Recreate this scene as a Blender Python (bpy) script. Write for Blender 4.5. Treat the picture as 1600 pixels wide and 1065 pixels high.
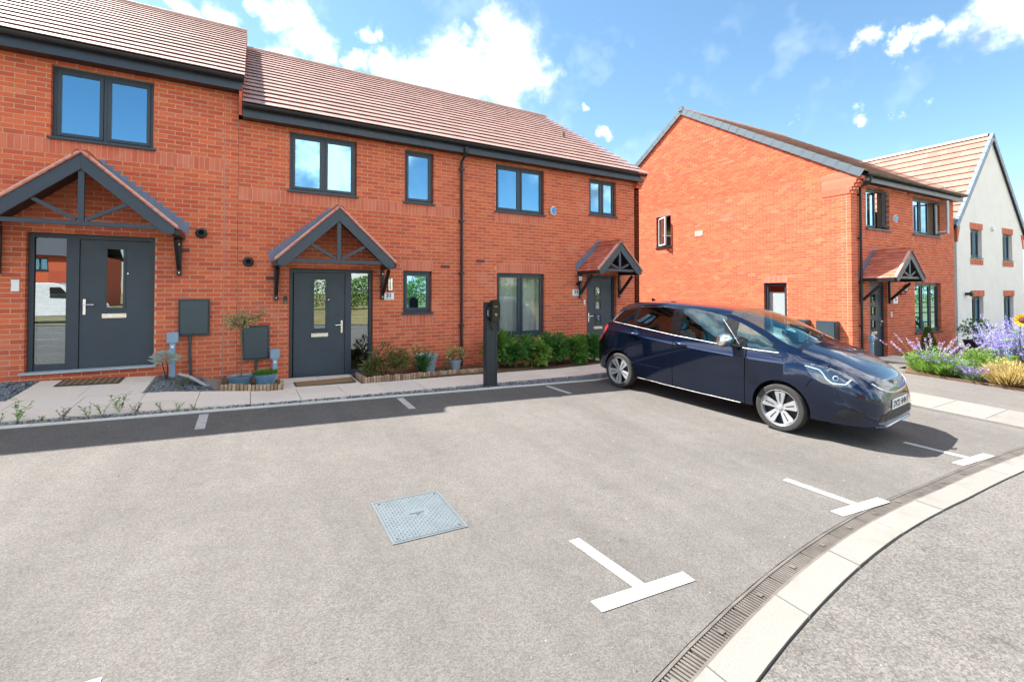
import bpy, bmesh, math, random
import numpy as np
from mathutils import Vector, Matrix
from mathutils.bvhtree import BVHTree

for o in list(bpy.data.objects):
    bpy.data.objects.remove(o, do_unlink=True)
SC = bpy.context.scene
COL = SC.collection
R = math.radians
rnd = random.Random(7)

# ------------------------------------------------------------------ camera
CAM_Z = 1.75
YAW = math.atan(412 / 716.0)
PITCH = R(1.0)
cam_d = bpy.data.cameras.new('camera')
cam = bpy.data.objects.new('camera', cam_d)
COL.objects.link(cam)
cam.location = (0, 0, CAM_Z)
cam.rotation_euler = (R(90) + PITCH, 0, -YAW)
cam_d.sensor_width = 36
cam_d.lens = 36 * 716 / 1600
cam_d.shift_y = -(532.5 - (455 - 716 * math.tan(PITCH))) / 1600
cam_d.clip_start = 0.05
cam_d.clip_end = 3000
SC.camera = cam

# ------------------------------------------------------------------ light
SUN = Vector((-0.462, 0.557, 1.0)).normalized()
SKY_STRENGTH = 0.084
sd = bpy.data.lights.new('sun', 'SUN')
sd.energy = 4.0
sd.angle = R(0.53)
sd.color = (1.0, 0.955, 0.89)
so = bpy.data.objects.new('sun', sd)
COL.objects.link(so)
so.rotation_euler = SUN.to_track_quat('Z', 'Y').to_euler()
so.location = (-20, 30, 60)

SC.view_settings.view_transform = 'Standard'
SC.view_settings.look = 'None'
SC.view_settings.exposure = 2.14
SC.view_settings.gamma = 1.0
SC.view_settings.use_curve_mapping = False
SC.cycles.use_denoising = True
SC.cycles.max_bounces = 8
SC.cycles.transparent_max_bounces = 16
SC.cycles.caustics_reflective = False
SC.cycles.caustics_refractive = False
SC.cycles.sample_clamp_indirect = 8
SC.cycles.use_adaptive_sampling = True
SC.cycles.adaptive_threshold = 0.02


def pix_dir(u, v):
    x = (u - 800) / 716.0
    y = -(v - (455 - 716 * math.tan(PITCH))) / 716.0
    fw = math.cos(PITCH) - y * math.sin(PITCH)
    up = math.sin(PITCH) + y * math.cos(PITCH)
    c, s = math.cos(YAW), math.sin(YAW)
    return Vector((x * c + fw * s, fw * c - x * s, up)).normalized()


def project(p):
    """world point -> photo pixel (used only to rank repeats by how large they show)"""
    d = Vector(p) - Vector((0, 0, CAM_Z))
    c, s = math.cos(YAW), math.sin(YAW)
    fw = d.x * s + d.y * c
    lat = d.x * c - d.y * s
    if fw < 0.1:
        return None
    return 800 + 716 * lat / fw, 455 - 716 * d.z / fw, fw


# ------------------------------------------------------------------ sky
world = bpy.data.worlds.new('World')
SC.world = world
world.use_nodes = True
wn = world.node_tree
for n in list(wn.nodes):
    wn.nodes.remove(n)


class NT:
    """tiny node-tree helper"""
    def __init__(self, tree):
        self.t = tree

    def n(self, kind, **kw):
        nd = self.t.nodes.new(kind)
        for k, v in kw.items():
            setattr(nd, k, v)
        return nd

    def l(self, a, b):
        self.t.links.new(a, b)

    def math(self, op, a, b=None, c=None, clamp=False):
        nd = self.n('ShaderNodeMath', operation=op, use_clamp=clamp)
        for i, x in enumerate((a, b, c)):
            if x is None:
                continue
            if isinstance(x, (int, float)):
                nd.inputs[i].default_value = x
            else:
                self.l(x, nd.inputs[i])
        return nd.outputs[0]

    def rng(self, v, a, b, c=0.0, d=1.0, smooth=False):
        nd = self.n('ShaderNodeMapRange')
        nd.interpolation_type = 'SMOOTHSTEP' if smooth else 'LINEAR'
        self.l(v, nd.inputs[0])
        for i, x in enumerate((a, b, c, d)):
            nd.inputs[i + 1].default_value = x
        return nd.outputs[0]

    def noise(self, vec, scale, detail=4, rough=0.55, dist=0.0):
        nd = self.n('ShaderNodeTexNoise')
        if vec is not None:
            self.l(vec, nd.inputs['Vector'])
        nd.inputs['Scale'].default_value = scale
        nd.inputs['Detail'].default_value = detail
        nd.inputs['Roughness'].default_value = rough
        nd.inputs['Distortion'].default_value = dist
        return nd.outputs[0]

    def mix(self, fac, a, b, blend='MIX'):
        nd = self.n('ShaderNodeMix', data_type='RGBA', blend_type=blend)
        for s, x in ((nd.inputs[0], fac), (nd.inputs[6], a), (nd.inputs[7], b)):
            if isinstance(x, (int, float)):
                s.default_value = x
            elif isinstance(x, (tuple, list)):
                s.default_value = (*x[:3], 1)
            else:
                self.l(x, s)
        return nd.outputs[2]

    def ramp(self, fac, stops, mode='LINEAR'):
        nd = self.n('ShaderNodeValToRGB')
        nd.color_ramp.interpolation = mode
        e = nd.color_ramp.elements
        while len(e) < len(stops):
            e.new(0.5)
        for el, (p, c) in zip(e, stops):
            el.position = p
            el.color = (*c, 1)
        self.l(fac, nd.inputs[0])
        return nd.outputs[0]


W = NT(wn)
sky = W.n('ShaderNodeTexSky', sky_type='NISHITA')
sky.sun_disc = False
sky.sun_elevation = math.asin(SUN.z)
sky.sun_rotation = math.atan2(SUN.x, SUN.y) % (2 * math.pi)
sky.altitude = 100
sky.air_density = 1.0
sky.dust_density = 0.25
sky.ozone_density = 2.0
tc = W.n('ShaderNodeTexCoord').outputs['Generated']
# cumulus where the photograph's sky has it (sky directions), scattered ones elsewhere
wv = W.n('ShaderNodeTexNoise')
wv.inputs['Scale'].default_value = 9.0
wv.inputs['Detail'].default_value = 5
wv.inputs['Roughness'].default_value = 0.62
W.l(tc, wv.inputs['Vector'])
w1 = W.n('ShaderNodeVectorMath', operation='SUBTRACT')
W.l(wv.outputs['Color'], w1.inputs[0])
w1.inputs[1].default_value = (0.5, 0.5, 0.5)
w2 = W.n('ShaderNodeVectorMath', operation='SCALE')
W.l(w1.outputs[0], w2.inputs[0])
w2.inputs['Scale'].default_value = 0.15
w3 = W.n('ShaderNodeVectorMath', operation='ADD')
W.l(tc, w3.inputs[0])
W.l(w2.outputs[0], w3.inputs[1])
warped = w3.outputs[0]
CLOUDS = [(790, 98, 82), (720, 118, 70), (655, 118, 50), (840, 122, 48), (760, 62, 40), (805, 60, 36),
          (605, 108, 34), (560, 105, 22), (470, 66, 46), (430, 105, 46), (505, 92, 40), (440, 20, 40), (345, 30, 34),
          (290, 18, 32), (580, 44, 26), (610, 48, 16), (1570, 22, 75), (1500, 58, 48), (1440, 75, 34),
          (1392, 88, 24), (1345, 72, 26), (1660, 10, 95), (1345, 173, 17), (1440, 163, 22), (1412, 168, 15),
          (942, 219, 13), (1240, 184, 11), (1195, 180, 9), (1555, 86, 16), (905, 165, 10)]
mask = None
for u, v, r in CLOUDS:
    d = pix_dir(u, v)
    a, b = pix_dir(u - r, v), pix_dir(u + r, v)
    rad = (a - b).length * 0.5
    dn = W.n('ShaderNodeVectorMath', operation='DISTANCE')
    W.l(warped, dn.inputs[0])
    dn.inputs[1].default_value = d
    m = W.rng(dn.outputs['Value'], rad * 1.5, rad * 0.1)
    mask = m if mask is None else W.math('MAXIMUM', mask, m)
fb = W.noise(tc, 13.0, 6, 0.6)
bo = W.n('ShaderNodeVectorMath', operation='ADD')
W.l(tc, bo.inputs[0])
bo.inputs[1].default_value = (3.1, 1.7, 0.4)
big = W.noise(bo.outputs[0], 2.6, 3, 0.5)
dotn = W.n('ShaderNodeVectorMath', operation='DOT_PRODUCT')
W.l(tc, dotn.inputs[0])
dotn.inputs[1].default_value = pix_dir(800, 250)
outside = W.rng(dotn.outputs['Value'], 0.70, 0.50)
gen = W.math('MULTIPLY', W.rng(big, 0.42, 0.55), outside)
mask = W.math('MAXIMUM', mask, gen)
fb2 = W.noise(tc, 34.0, 4, 0.6)
fbm = W.math('ADD', W.math('MULTIPLY', W.math('SUBTRACT', fb, 0.5), 1.9), W.math('MULTIPLY', W.math('SUBTRACT', fb2, 0.5), 0.7))
dens = W.math('MULTIPLY', mask, W.math('ADD', fbm, 1.0))
alpha = W.math('POWER', W.rng(dens, 0.18, 1.05, smooth=True), 1.6)
thin = W.math('MULTIPLY', W.rng(W.noise(tc, 6.0, 4, 0.62), 0.55, 0.85), 0.16)
alpha = W.math('MAXIMUM', alpha, thin)
shade = W.rng(W.noise(tc, 11.0, 4, 0.55), 0.46, 0.66)
ccol = W.mix(shade, (9.0, 8.9, 8.8), (2.2, 2.35, 2.6))
hs = W.n('ShaderNodeHueSaturation')
hs.inputs['Saturation'].default_value = 1.06
hs.inputs['Value'].default_value = 0.70
hs.inputs['Hue'].default_value = 0.488
W.l(sky.outputs[0], hs.inputs['Color'])
skyc = W.mix(alpha, hs.outputs[0], ccol)
bg = W.n('ShaderNodeBackground')
bg.inputs['Strength'].default_value = SKY_STRENGTH
W.l(skyc, bg.inputs['Color'])
wo = W.n('ShaderNodeOutputWorld')
W.l(bg.outputs[0], wo.inputs['Surface'])

# ------------------------------------------------------------------ mesh helpers
class MB:
    def __init__(self):
        self.v, self.f, self.m = [], [], []

    def add(self, vs, fs, mi=0):
        o = len(self.v)
        self.v += [tuple(p) for p in vs]
        self.f += [tuple(i + o for i in q) for q in fs]
        self.m += [mi] * len(fs)
        return self

    def box(self, a, b, mi=0, M=None):
        x0, y0, z0 = a
        x1, y1, z1 = b
        vs = [(x0, y0, z0), (x1, y0, z0), (x1, y1, z0), (x0, y1, z0), (x0, y0, z1), (x1, y0, z1), (x1, y1, z1), (x0, y1, z1)]
        if M is not None:
            vs = [M @ Vector(p) for p in vs]
        return self.add(vs, [(0, 3, 2, 1), (4, 5, 6, 7), (0, 1, 5, 4), (1, 2, 6, 5), (2, 3, 7, 6), (3, 0, 4, 7)], mi)

    def beam(self, p, q, w, h, up=(0, 0, 1), mi=0):
        p, q = Vector(p), Vector(q)
        d = (q - p)
        L = d.length
        d.normalize()
        s = d.cross(Vector(up))
        if s.length < 1e-4:
            s = d.cross(Vector((1, 0, 0)))
        s.normalize()
        u = s.cross(d)
        M = Matrix((s, d, u)).transposed().to_4x4()
        M.translation = p
        return self.box((-w / 2, 0, -h / 2), (w / 2, L, h / 2), mi, M)

    def prism(self, poly, fn, d0, d1, mi=0):
        """poly: 2-D outline, fn(a, b, d) -> xyz"""
        n = len(poly)
        vs = [fn(a, b, d0) for a, b in poly] + [fn(a, b, d1) for a, b in poly]
        fs = [tuple(range(n))[::-1], tuple(range(n, 2 * n))]
        fs += [(i, (i + 1) % n, n + (i + 1) % n, n + i) for i in range(n)]
        return self.add(vs, fs, mi)

    def tube(self, pts, r, n=8, mi=0, caps=True):
        pts = [Vector(p) for p in pts]
        rs = r if isinstance(r, (list, tuple)) else [r] * len(pts)
        o = len(self.v)
        prev = None
        for i, p in enumerate(pts):
            d = (pts[min(i + 1, len(pts) - 1)] - pts[max(i - 1, 0)]).normalized()
            if prev is None:
                s = d.cross(Vector((0, 0, 1)))
                if s.length < 1e-3:
                    s = d.cross(Vector((1, 0, 0)))
            else:
                s = prev - d * prev.dot(d)
            s.normalize()
            prev = s
            u = s.cross(d)
            for k in range(n):
                a = 2 * math.pi * k / n
                self.v.append(tuple(p + (s * math.cos(a) + u * math.sin(a)) * rs[i]))
        for i in range(len(pts) - 1):
            for k in range(n):
                a, b = o + i * n + k, o + i * n + (k + 1) % n
                self.f.append((a, b, b + n, a + n))
                self.m.append(mi)
        if caps:
            self.f.append(tuple(o + k for k in range(n))[::-1])
            e = o + (len(pts) - 1) * n
            self.f.append(tuple(e + k for k in range(n)))
            self.m += [mi, mi]
        return self

    def lathe(self, prof, n=24, c=(0, 0, 0), M=None, mi=0, closed=False):
        o = len(self.v)
        for r, z in prof:
            for k in range(n):
                a = 2 * math.pi * k / n
                p = Vector((c[0] + r * math.cos(a), c[1] + r * math.sin(a), c[2] + z))
                self.v.append(tuple(M @ p if M is not None else p))
        m = len(prof)
        for i in range(m if closed else m - 1):
            for k in range(n):
                a, b = o + i * n + k, o + i * n + (k + 1) % n
                j = (i + 1) % m
                self.f.append((a, b, o + j * n + (k + 1) % n, o + j * n + k))
                self.m.append(mi)
        return self

    def build(self, name, mats, parent=None, smooth=False, M=None, fix=True, bevel=0):
        me = bpy.data.meshes.new(name)
        me.from_pydata(self.v, [], self.f)
        if not isinstance(mats, (list, tuple)):
            mats = [mats]
        for m in mats:
            me.materials.append(m)
        if len(mats) > 1:
            me.polygons.foreach_set('material_index', self.m)
        if fix or bevel:
            bm = bmesh.new()
            bm.from_mesh(me)
            if fix:
                bmesh.ops.recalc_face_normals(bm, faces=bm.faces)
            if bevel:
                bmesh.ops.bevel(bm, geom=list(bm.edges), offset=bevel, segments=2, affect='EDGES', clamp_overlap=True)
            bm.to_mesh(me)
            bm.free()
        if smooth:
            me.polygons.foreach_set('use_smooth', [True] * len(me.polygons))
            if smooth != 'full':
                me.set_sharp_from_angle(angle=R(smooth if smooth is not True else 40))
        me.update()
        return link(name, me, parent, M)


def link(name, data, parent=None, M=None):
    o = bpy.data.objects.new(name, data)
    COL.objects.link(o)
    if parent is not None:
        o.parent = parent
    if M is not None:
        o.matrix_basis = M
    return o


def tag(o, label=None, cat=None, group=None, kind=None):
    if label:
        o['label'] = label
    if cat:
        o['category'] = cat
    if group:
        o['group'] = group
    if kind:
        o['kind'] = kind
    return o


def thing(name, label, cat, loc=(0, 0, 0), rz=0.0, group=None):
    o = link(name, None)
    o.location = loc
    o.rotation_euler = (0, 0, rz)
    o.empty_display_size = 0.2
    return tag(o, label, cat, group)


def struct(o):
    o['kind'] = 'structure'
    return o


def T(x, y, z):
    return Matrix.Translation((x, y, z))


def RZ(a):
    return Matrix.Rotation(a, 4, 'Z')


def pieces(name, stuff, mesh, mats, parent, world_M, limit=300):
    """alike pieces that share one mesh: those that show largest become objects, the rest one 'stuff' part"""
    ranked = []
    for M in mats:
        p = world_M @ M @ Vector((0.5 if name == 'brick' else 0, 0, 0))
        pr = project(p)
        if pr is None:
            score = -1
        else:
            u, v, d = pr
            score = 1 / d
            if not (-15 < u < 1615 and -15 < v < 1080):
                score *= 0.01
        ranked.append((score, M))
    ranked.sort(key=lambda t: -t[0])
    for _, M in ranked[:limit]:
        link(name, mesh, parent, M)
    rest = ranked[limit:]
    if rest:
        V = np.array([v.co for v in mesh.vertices])
        F = [tuple(p.vertices) for p in mesh.polygons]
        vs, fs = [], []
        for _, M in rest:
            A = np.array(M)
            o = len(vs)
            vs += (V @ A[:3, :3].T + A[:3, 3]).tolist()
            fs += [tuple(i + o for i in q) for q in F]
        me = bpy.data.meshes.new(stuff)
        me.from_pydata(vs, [], fs)
        me.materials.append(mesh.materials[0])
        o = link(stuff, me, parent)
        o['kind'] = 'stuff'


# ------------------------------------------------------------------ materials
def S(r, g, b):
    f = lambda c: (c / 255 / 12.92) if c / 255 <= 0.04045 else ((c / 255 + 0.055) / 1.055) ** 2.4
    return (f(r), f(g), f(b))


def mat(name):
    m = bpy.data.materials.new(name)
    m.use_nodes = True
    t = NT(m.node_tree)
    p = m.node_tree.nodes['Principled BSDF']
    return m, t, p


def pos(t):
    return t.n('ShaderNodeNewGeometry').outputs['Position']


def bump(t, p, h, strength=0.3, dist=0.005):
    b = t.n('ShaderNodeBump')
    b.inputs['Strength'].default_value = strength
    b.inputs['Distance'].default_value = dist
    t.l(h, b.inputs['Height'])
    t.l(b.outputs[0], p.inputs['Normal'])


def plain(name, col, rough=0.5, metal=0.0, var=0.12, scale=6.0, bmp=0.0, bscale=60.0, coat=0.0, spec=0.5):
    m, t, p = mat(name)
    P = pos(t)
    nz = t.rng(t.noise(P, scale, 5, 0.6), 0.25, 0.75)
    t.l(t.mix(nz, tuple(c * (1 - var) for c in col), tuple(min(1, c * (1 + var)) for c in col)), p.inputs['Base Color'])
    r = t.rng(t.noise(P, scale * 3, 4, 0.6), 0.3, 0.7, max(0.02, rough - 0.07), min(1, rough + 0.07))
    t.l(r, p.inputs['Roughness'])
    p.inputs['Metallic'].default_value = metal
    p.inputs['Specular IOR Level'].default_value = spec
    if coat:
        p.inputs['Coat Weight'].default_value = coat
        p.inputs['Coat Roughness'].default_value = 0.03
    if bmp:
        bump(t, p, t.noise(P, bscale, 4, 0.6), bmp, 0.004)
    return m


def piece_rand(t):
    a = t.n('ShaderNodeObjectInfo').outputs['Random']
    b = t.n('ShaderNodeNewGeometry').outputs['Random Per Island']
    return t.math('FRACT', t.math('ADD', a, b))


def varied(name, stops, rough=0.85, grain=0.25, gscale=90.0, bmp=0.35, stain=None, sscale=1.1, slo=0.55, shi=0.8, spec=0.3, samt=0.5):
    """one colour per piece, fine grain and blotches on top"""
    m, t, p = mat(name)
    P = pos(t)
    c = t.ramp(piece_rand(t), stops)
    g = t.rng(t.noise(P, gscale, 5, 0.65), 0.3, 0.7, 1 - grain, 1 + grain)
    gm = t.n('ShaderNodeVectorMath', operation='SCALE')
    t.l(c, gm.inputs[0])
    t.l(g, gm.inputs['Scale'])
    c = gm.outputs[0]
    if stain:
        f = t.math('MULTIPLY', t.rng(t.noise(P, sscale, 6, 0.62, 0.4), slo, shi), samt)
        c = t.mix(f, c, stain)
    t.l(c, p.inputs['Base Color'])
    p.inputs['Roughness'].default_value = rough
    p.inputs['Specular IOR Level'].default_value = spec
    bump(t, p, t.noise(P, gscale * 1.4, 4, 0.6), bmp, 0.004)
    return m


def leaf_mat(name, c1, c2, c3=None, trans=0.35):
    m, t, p = mat(name)
    stops = [(0.0, c1), (0.55, c2), (1.0, c3 or c2)]
    c = t.ramp(t.n('ShaderNodeNewGeometry').outputs['Random Per Island'], stops)
    t.l(c, p.inputs['Base Color'])
    p.inputs['Roughness'].default_value = 0.55
    p.inputs['Specular IOR Level'].default_value = 0.3
    tr = t.n('ShaderNodeBsdfTranslucent')
    t.l(c, tr.inputs['Color'])
    mx = t.n('ShaderNodeMixShader')
    mx.inputs[0].default_value = trans
    out = t.t.nodes['Material Output']
    t.l(p.outputs[0], mx.inputs[1])
    t.l(tr.outputs[0], mx.inputs[2])
    t.l(mx.outputs[0], out.inputs['Surface'])
    return m


def glass_mat(name, tint=(0.55, 0.62, 0.62), refl=0.30, rough=0.0, gcol=(0.95, 0.97, 1.0)):
    m, t, p = mat(name)
    m.node_tree.nodes.remove(p)
    tr = t.n('ShaderNodeBsdfTransparent')
    tr.inputs['Color'].default_value = (*tint, 1)
    gl = t.n('ShaderNodeBsdfGlossy')
    gl.inputs['Color'].default_value = (*gcol, 1)
    gl.inputs['Roughness'].default_value = rough
    b = t.n('ShaderNodeBump')
    b.inputs['Strength'].default_value = 0.02
    b.inputs['Distance'].default_value = 0.02
    t.l(t.noise(pos(t), 1.6, 2, 0.5), b.inputs['Height'])
    t.l(b.outputs[0], gl.inputs['Normal'])
    fr = t.n('ShaderNodeFresnel')
    fr.inputs['IOR'].default_value = 1.52
    fac = t.math('ADD', t.math('MULTIPLY', fr.outputs[0], 1.2), refl, clamp=True)
    back = t.n('ShaderNodeNewGeometry').outputs['Backfacing']
    fac = t.math('MULTIPLY', fac, t.math('SUBTRACT', 1.0, back))
    mx = t.n('ShaderNodeMixShader')
    t.l(fac, mx.inputs[0])
    t.l(tr.outputs[0], mx.inputs[1])
    t.l(gl.outputs[0], mx.inputs[2])
    t.l(mx.outputs[0], t.t.nodes['Material Output'].inputs['Surface'])
    return m


def asphalt(name, base, speck_dark=0.5, fine=170.0, patch=0.12, tint=(1.01, 0.975, 0.94), bmp=0.5, coarse=60.0, dirt=0.12):
    m, t, p = mat(name)
    P = pos(t)
    a = t.rng(t.noise(P, fine, 3, 0.7), 0.32, 0.68)
    v = t.n('ShaderNodeTexVoronoi')
    v.inputs['Scale'].default_value = coarse * 2
    t.l(P, v.inputs['Vector'])
    cell = t.n('ShaderNodeSeparateColor')
    t.l(v.outputs['Color'], cell.inputs[0])
    stone = t.rng(cell.outputs[0], 0.0, 1.0, 1 - speck_dark, 1 + speck_dark * 0.7)
    lum = t.math('MULTIPLY', t.rng(a, 0, 1, 0.72, 1.25), stone)
    big = t.rng(t.noise(P, 0.55, 6, 0.6, 0.5), 0.3, 0.7, 1 - patch, 1 + patch)
    mid = t.rng(t.noise(P, 7.0, 5, 0.65), 0.3, 0.7, 1 - patch * 0.6, 1 + patch * 0.6)
    lum = t.math('MULTIPLY', lum, t.math('MULTIPLY', big, mid))
    drt = t.rng(t.noise(P, 1.7, 7, 0.7, 1.2), 0.60, 0.74, 1.0, 1 - dirt)
    lum = t.math('MULTIPLY', lum, drt)
    mp = t.n('ShaderNodeMapping')
    mp.inputs['Scale'].default_value = (2.6, 0.22, 1.0)
    t.l(P, mp.inputs['Vector'])
    trk = t.rng(t.noise(mp.outputs[0], 1.0, 4, 0.55), 0.35, 0.65, 0.94, 1.05)
    v2 = t.n('ShaderNodeTexVoronoi')
    v2.inputs['Scale'].default_value = 1.3
    t.l(P, v2.inputs['Vector'])
    drip = t.rng(t.math('ADD', v2.outputs['Distance'], t.math('MULTIPLY', t.noise(P, 9.0, 4, 0.6), 0.05)), 0.045, 0.075, 0.80, 1.0)
    lum = t.math('MULTIPLY', lum, t.math('MULTIPLY', trk, drip))
    c = t.n('ShaderNodeVectorMath', operation='SCALE')
    tn = t.mix(t.rng(cell.outputs[1], 0, 1), tuple(base * x for x in tint), tuple(base * x for x in (1.08, 0.985, 0.89)))
    t.l(tn, c.inputs[0])
    t.l(lum, c.inputs['Scale'])
    t.l(c.outputs[0], p.inputs['Base Color'])
    p.inputs['Roughness'].default_value = 0.92
    p.inputs['Specular IOR Level'].default_value = 0.2
    h = t.math('ADD', t.math('MULTIPLY', cell.outputs[0], 0.6), a)
    bump(t, p, h, bmp, 0.004)
    return m


BRICK = varied('brick_red', [(0.0, (0.46, 0.090, 0.046)), (0.3, (0.53, 0.110, 0.051)), (0.6, (0.59, 0.128, 0.055)),
                             (0.82, (0.64, 0.152, 0.061)), (0.94, (0.50, 0.100, 0.052)), (1.0, (0.63, 0.185, 0.090))],
               grain=0.16, gscale=70, stain=(0.66, 0.38, 0.28), sscale=1.3, slo=0.62, shi=0.82, samt=0.55)
SOLDIER = varied('brick_soldier', [(0.0, (0.52, 0.125, 0.070)), (0.4, (0.58, 0.155, 0.090)), (0.8, (0.62, 0.185, 0.108)), (1.0, (0.50, 0.115, 0.065))],
                 grain=0.14, gscale=70, stain=(0.60, 0.33, 0.26), sscale=2.0)
MORTAR = plain('mortar', (0.60, 0.41, 0.29), 0.95, var=0.14, scale=9, bmp=0.4, bscale=200, spec=0.15)
TILE = varied('roof_tile_red_brown', [(0.0, (0.31, 0.178, 0.143)), (0.35, (0.35, 0.203, 0.163)), (0.7, (0.39, 0.232, 0.188)), (1.0, (0.34, 0.205, 0.17))],
              rough=0.42, grain=0.08, gscale=45, bmp=0.12, spec=0.62, stain=(0.36, 0.25, 0.21), sscale=0.8)
TILE_PINK = varied('roof_tile_pink', [(0.0, (0.24, 0.12, 0.092)), (0.4, (0.27, 0.138, 0.105)), (0.8, (0.30, 0.155, 0.12)), (1.0, (0.26, 0.135, 0.11))],
                   rough=0.6, grain=0.08, gscale=45, bmp=0.12, spec=0.3)
TILE_RED = varied('small_tile_red', [(0.0, (0.42, 0.115, 0.075)), (0.4, (0.48, 0.135, 0.085)), (0.75, (0.52, 0.16, 0.10)), (1.0, (0.56, 0.21, 0.15))],
                  rough=0.7, grain=0.12, gscale=60, bmp=0.2)
TRIM = plain('anthracite_trim', (0.030, 0.044, 0.062), 0.38, var=0.10, scale=4)
TRIM_DK = plain('black_trim', (0.012, 0.014, 0.018), 0.35, var=0.15, scale=5)
DOORM = plain('anthracite_door', (0.034, 0.050, 0.068), 0.42, var=0.14, scale=3, bmp=0.10, bscale=35)
CHROME = plain('satin_chrome', (0.82, 0.82, 0.80), 0.22, 1.0, var=0.03)
WHITE = plain('white_plastic', (0.80, 0.80, 0.79), 0.4, var=0.04)
CREAMW = plain('white_render', (0.78, 0.77, 0.74), 0.9, var=0.05, scale=2.5, bmp=0.35, bscale=240, spec=0.2)
LEAD = plain('lead_flashing', (0.13, 0.18, 0.27), 0.45, 0.0, var=0.15, scale=7)
GREYCAP = plain('grey_verge_cap', (0.085, 0.12, 0.145), 0.55, var=0.08, scale=5)
GLASS = glass_mat('window_glass', (0.42, 0.50, 0.53), 0.50, gcol=(0.42, 0.76, 1.0))
DOORGLASS = glass_mat('door_glass', (0.60, 0.68, 0.69), 0.26, gcol=(0.85, 0.94, 1.0))
GLASS_CLEAR = glass_mat('clear_glass', (0.86, 0.90, 0.90), 0.08)
BLIND = plain('white_blind', (0.78, 0.80, 0.82), 0.8, var=0.05, scale=3)
CURTAIN = plain('pale_curtain', (0.68, 0.66, 0.60), 0.9, var=0.12, scale=9)
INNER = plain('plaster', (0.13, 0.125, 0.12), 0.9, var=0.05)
BLACKISH = plain('black_plastic', (0.013, 0.014, 0.016), 0.42, var=0.2, scale=8)
METERM = plain('meter_box_grey', (0.040, 0.062, 0.074), 0.34, var=0.10, scale=3)
PIPEBLUE = plain('pale_blue_conduit', (0.23, 0.34, 0.46), 0.5, var=0.08, scale=4)
BLUEP = plain('alarm_blue', (0.02, 0.26, 0.62), 0.35, var=0.05)
CONCRETE = plain('edging_concrete', (0.60, 0.585, 0.55), 0.9, var=0.10, scale=2.2, bmp=0.4, bscale=150, spec=0.2)
KERBM = varied('kerb_concrete', [(0, (.175, .168, .155)), (.5, (.195, .188, .174)), (1, (.185, .18, .168))], rough=.9, grain=.14, gscale=120, bmp=.5, stain=(.12, .105, .088), sscale=2.6, slo=.52, shi=.75, samt=.6, spec=.15)
SLAB = varied('paving_slab', [(0.0, (0.60, 0.53, 0.46)), (0.5, (0.66, 0.585, 0.51)), (1.0, (0.62, 0.56, 0.50))], rough=0.85, grain=0.05,
              gscale=30, bmp=0.15, stain=(0.46, 0.40, 0.35), sscale=2.2, samt=0.35)
SLATE = varied('slate_chippings', [(0.0, (0.07, 0.085, 0.10)), (0.4, (0.115, 0.14, 0.165)), (0.75, (0.18, 0.21, 0.24)), (1.0, (0.28, 0.31, 0.33))],
               rough=0.7, grain=0.15, gscale=40, bmp=0.1, spec=0.4)
ASPH = asphalt('driveway_asphalt', 0.118, 0.26, 230, dirt=0.2)
ROADM = asphalt('road_asphalt', 0.142, 0.36, 150, 0.14, bmp=0.8, coarse=44.0, dirt=0.55)
PATHM = asphalt('footpath_asphalt', 0.125, 0.25, 200, 0.08)
PAINT = plain('road_paint', (0.52, 0.51, 0.49), 0.8, var=0.30, scale=30, bmp=0.3, bscale=140)
_m, _t, _p = mat('worn_road_paint')
_P = pos(_t)
_w = _t.rng(_t.math('ADD', _t.noise(_P, 110.0, 5, 0.7), _t.math('MULTIPLY', _t.math('SUBTRACT', _t.noise(_P, 6.0, 4, 0.6), 0.5), 0.55)), 0.60, 0.72)
_t.l(_t.mix(_w, _t.mix(_t.rng(_t.noise(_P, 14.0, 4, 0.6), 0.3, 0.7), (.34, .332, .318), (.44, .43, .415)), (0.13, 0.125, 0.118)), _p.inputs['Base Color'])
_p.inputs['Roughness'].default_value = 0.85
bump(_t, _p, _t.noise(_P, 150.0, 4, 0.6), 0.4, 0.004)
PAINT = _m
GRASSM = plain('rough_ground', (0.20, 0.175, 0.085), 0.95, var=0.4, scale=0.6, bmp=0.6, bscale=15, spec=0.1)
SOIL = plain('soil', (0.13, 0.085, 0.055), 0.95, var=0.35, scale=12, bmp=0.8, bscale=60, spec=0.1)

# ------------------------------------------------------------------ ground
def kx(X):
    """fall of the front paths towards the houses"""
    return float(np.interp(X, [-1.0, 0.3, 3.5, 6.0], [0.058, -0.020, 0.0, 0.0]))


def gz(X, Y):
    z = 0.185 - 0.034 * min(max(X, -8.0), 6.0)
    if Y < 7.1:
        z += 0.04 * (max(Y, 1.5) - 7.1)
    else:
        z += (min(Y, 9.6) - 7.1) * kx(X)
    return z


XB = [-8.0, -1.0, 0.3, 3.5, 6.0]
YB = [1.5, 7.1, 9.6]


def drape(bm, dz, zfun=gz, extra=()):
    for ax, lst in ((0, XB + list(extra)), (1, YB)):
        for c in lst:
            co = [0, 0, 0]
            no = [0, 0, 0]
            co[ax] = c
            no[ax] = 1
            bmesh.ops.bisect_plane(bm, geom=bm.verts[:] + bm.edges[:] + bm.faces[:], plane_co=co, plane_no=no)
    for v in bm.verts:
        v.co.z = zfun(v.co.x, v.co.y) + dz


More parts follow.
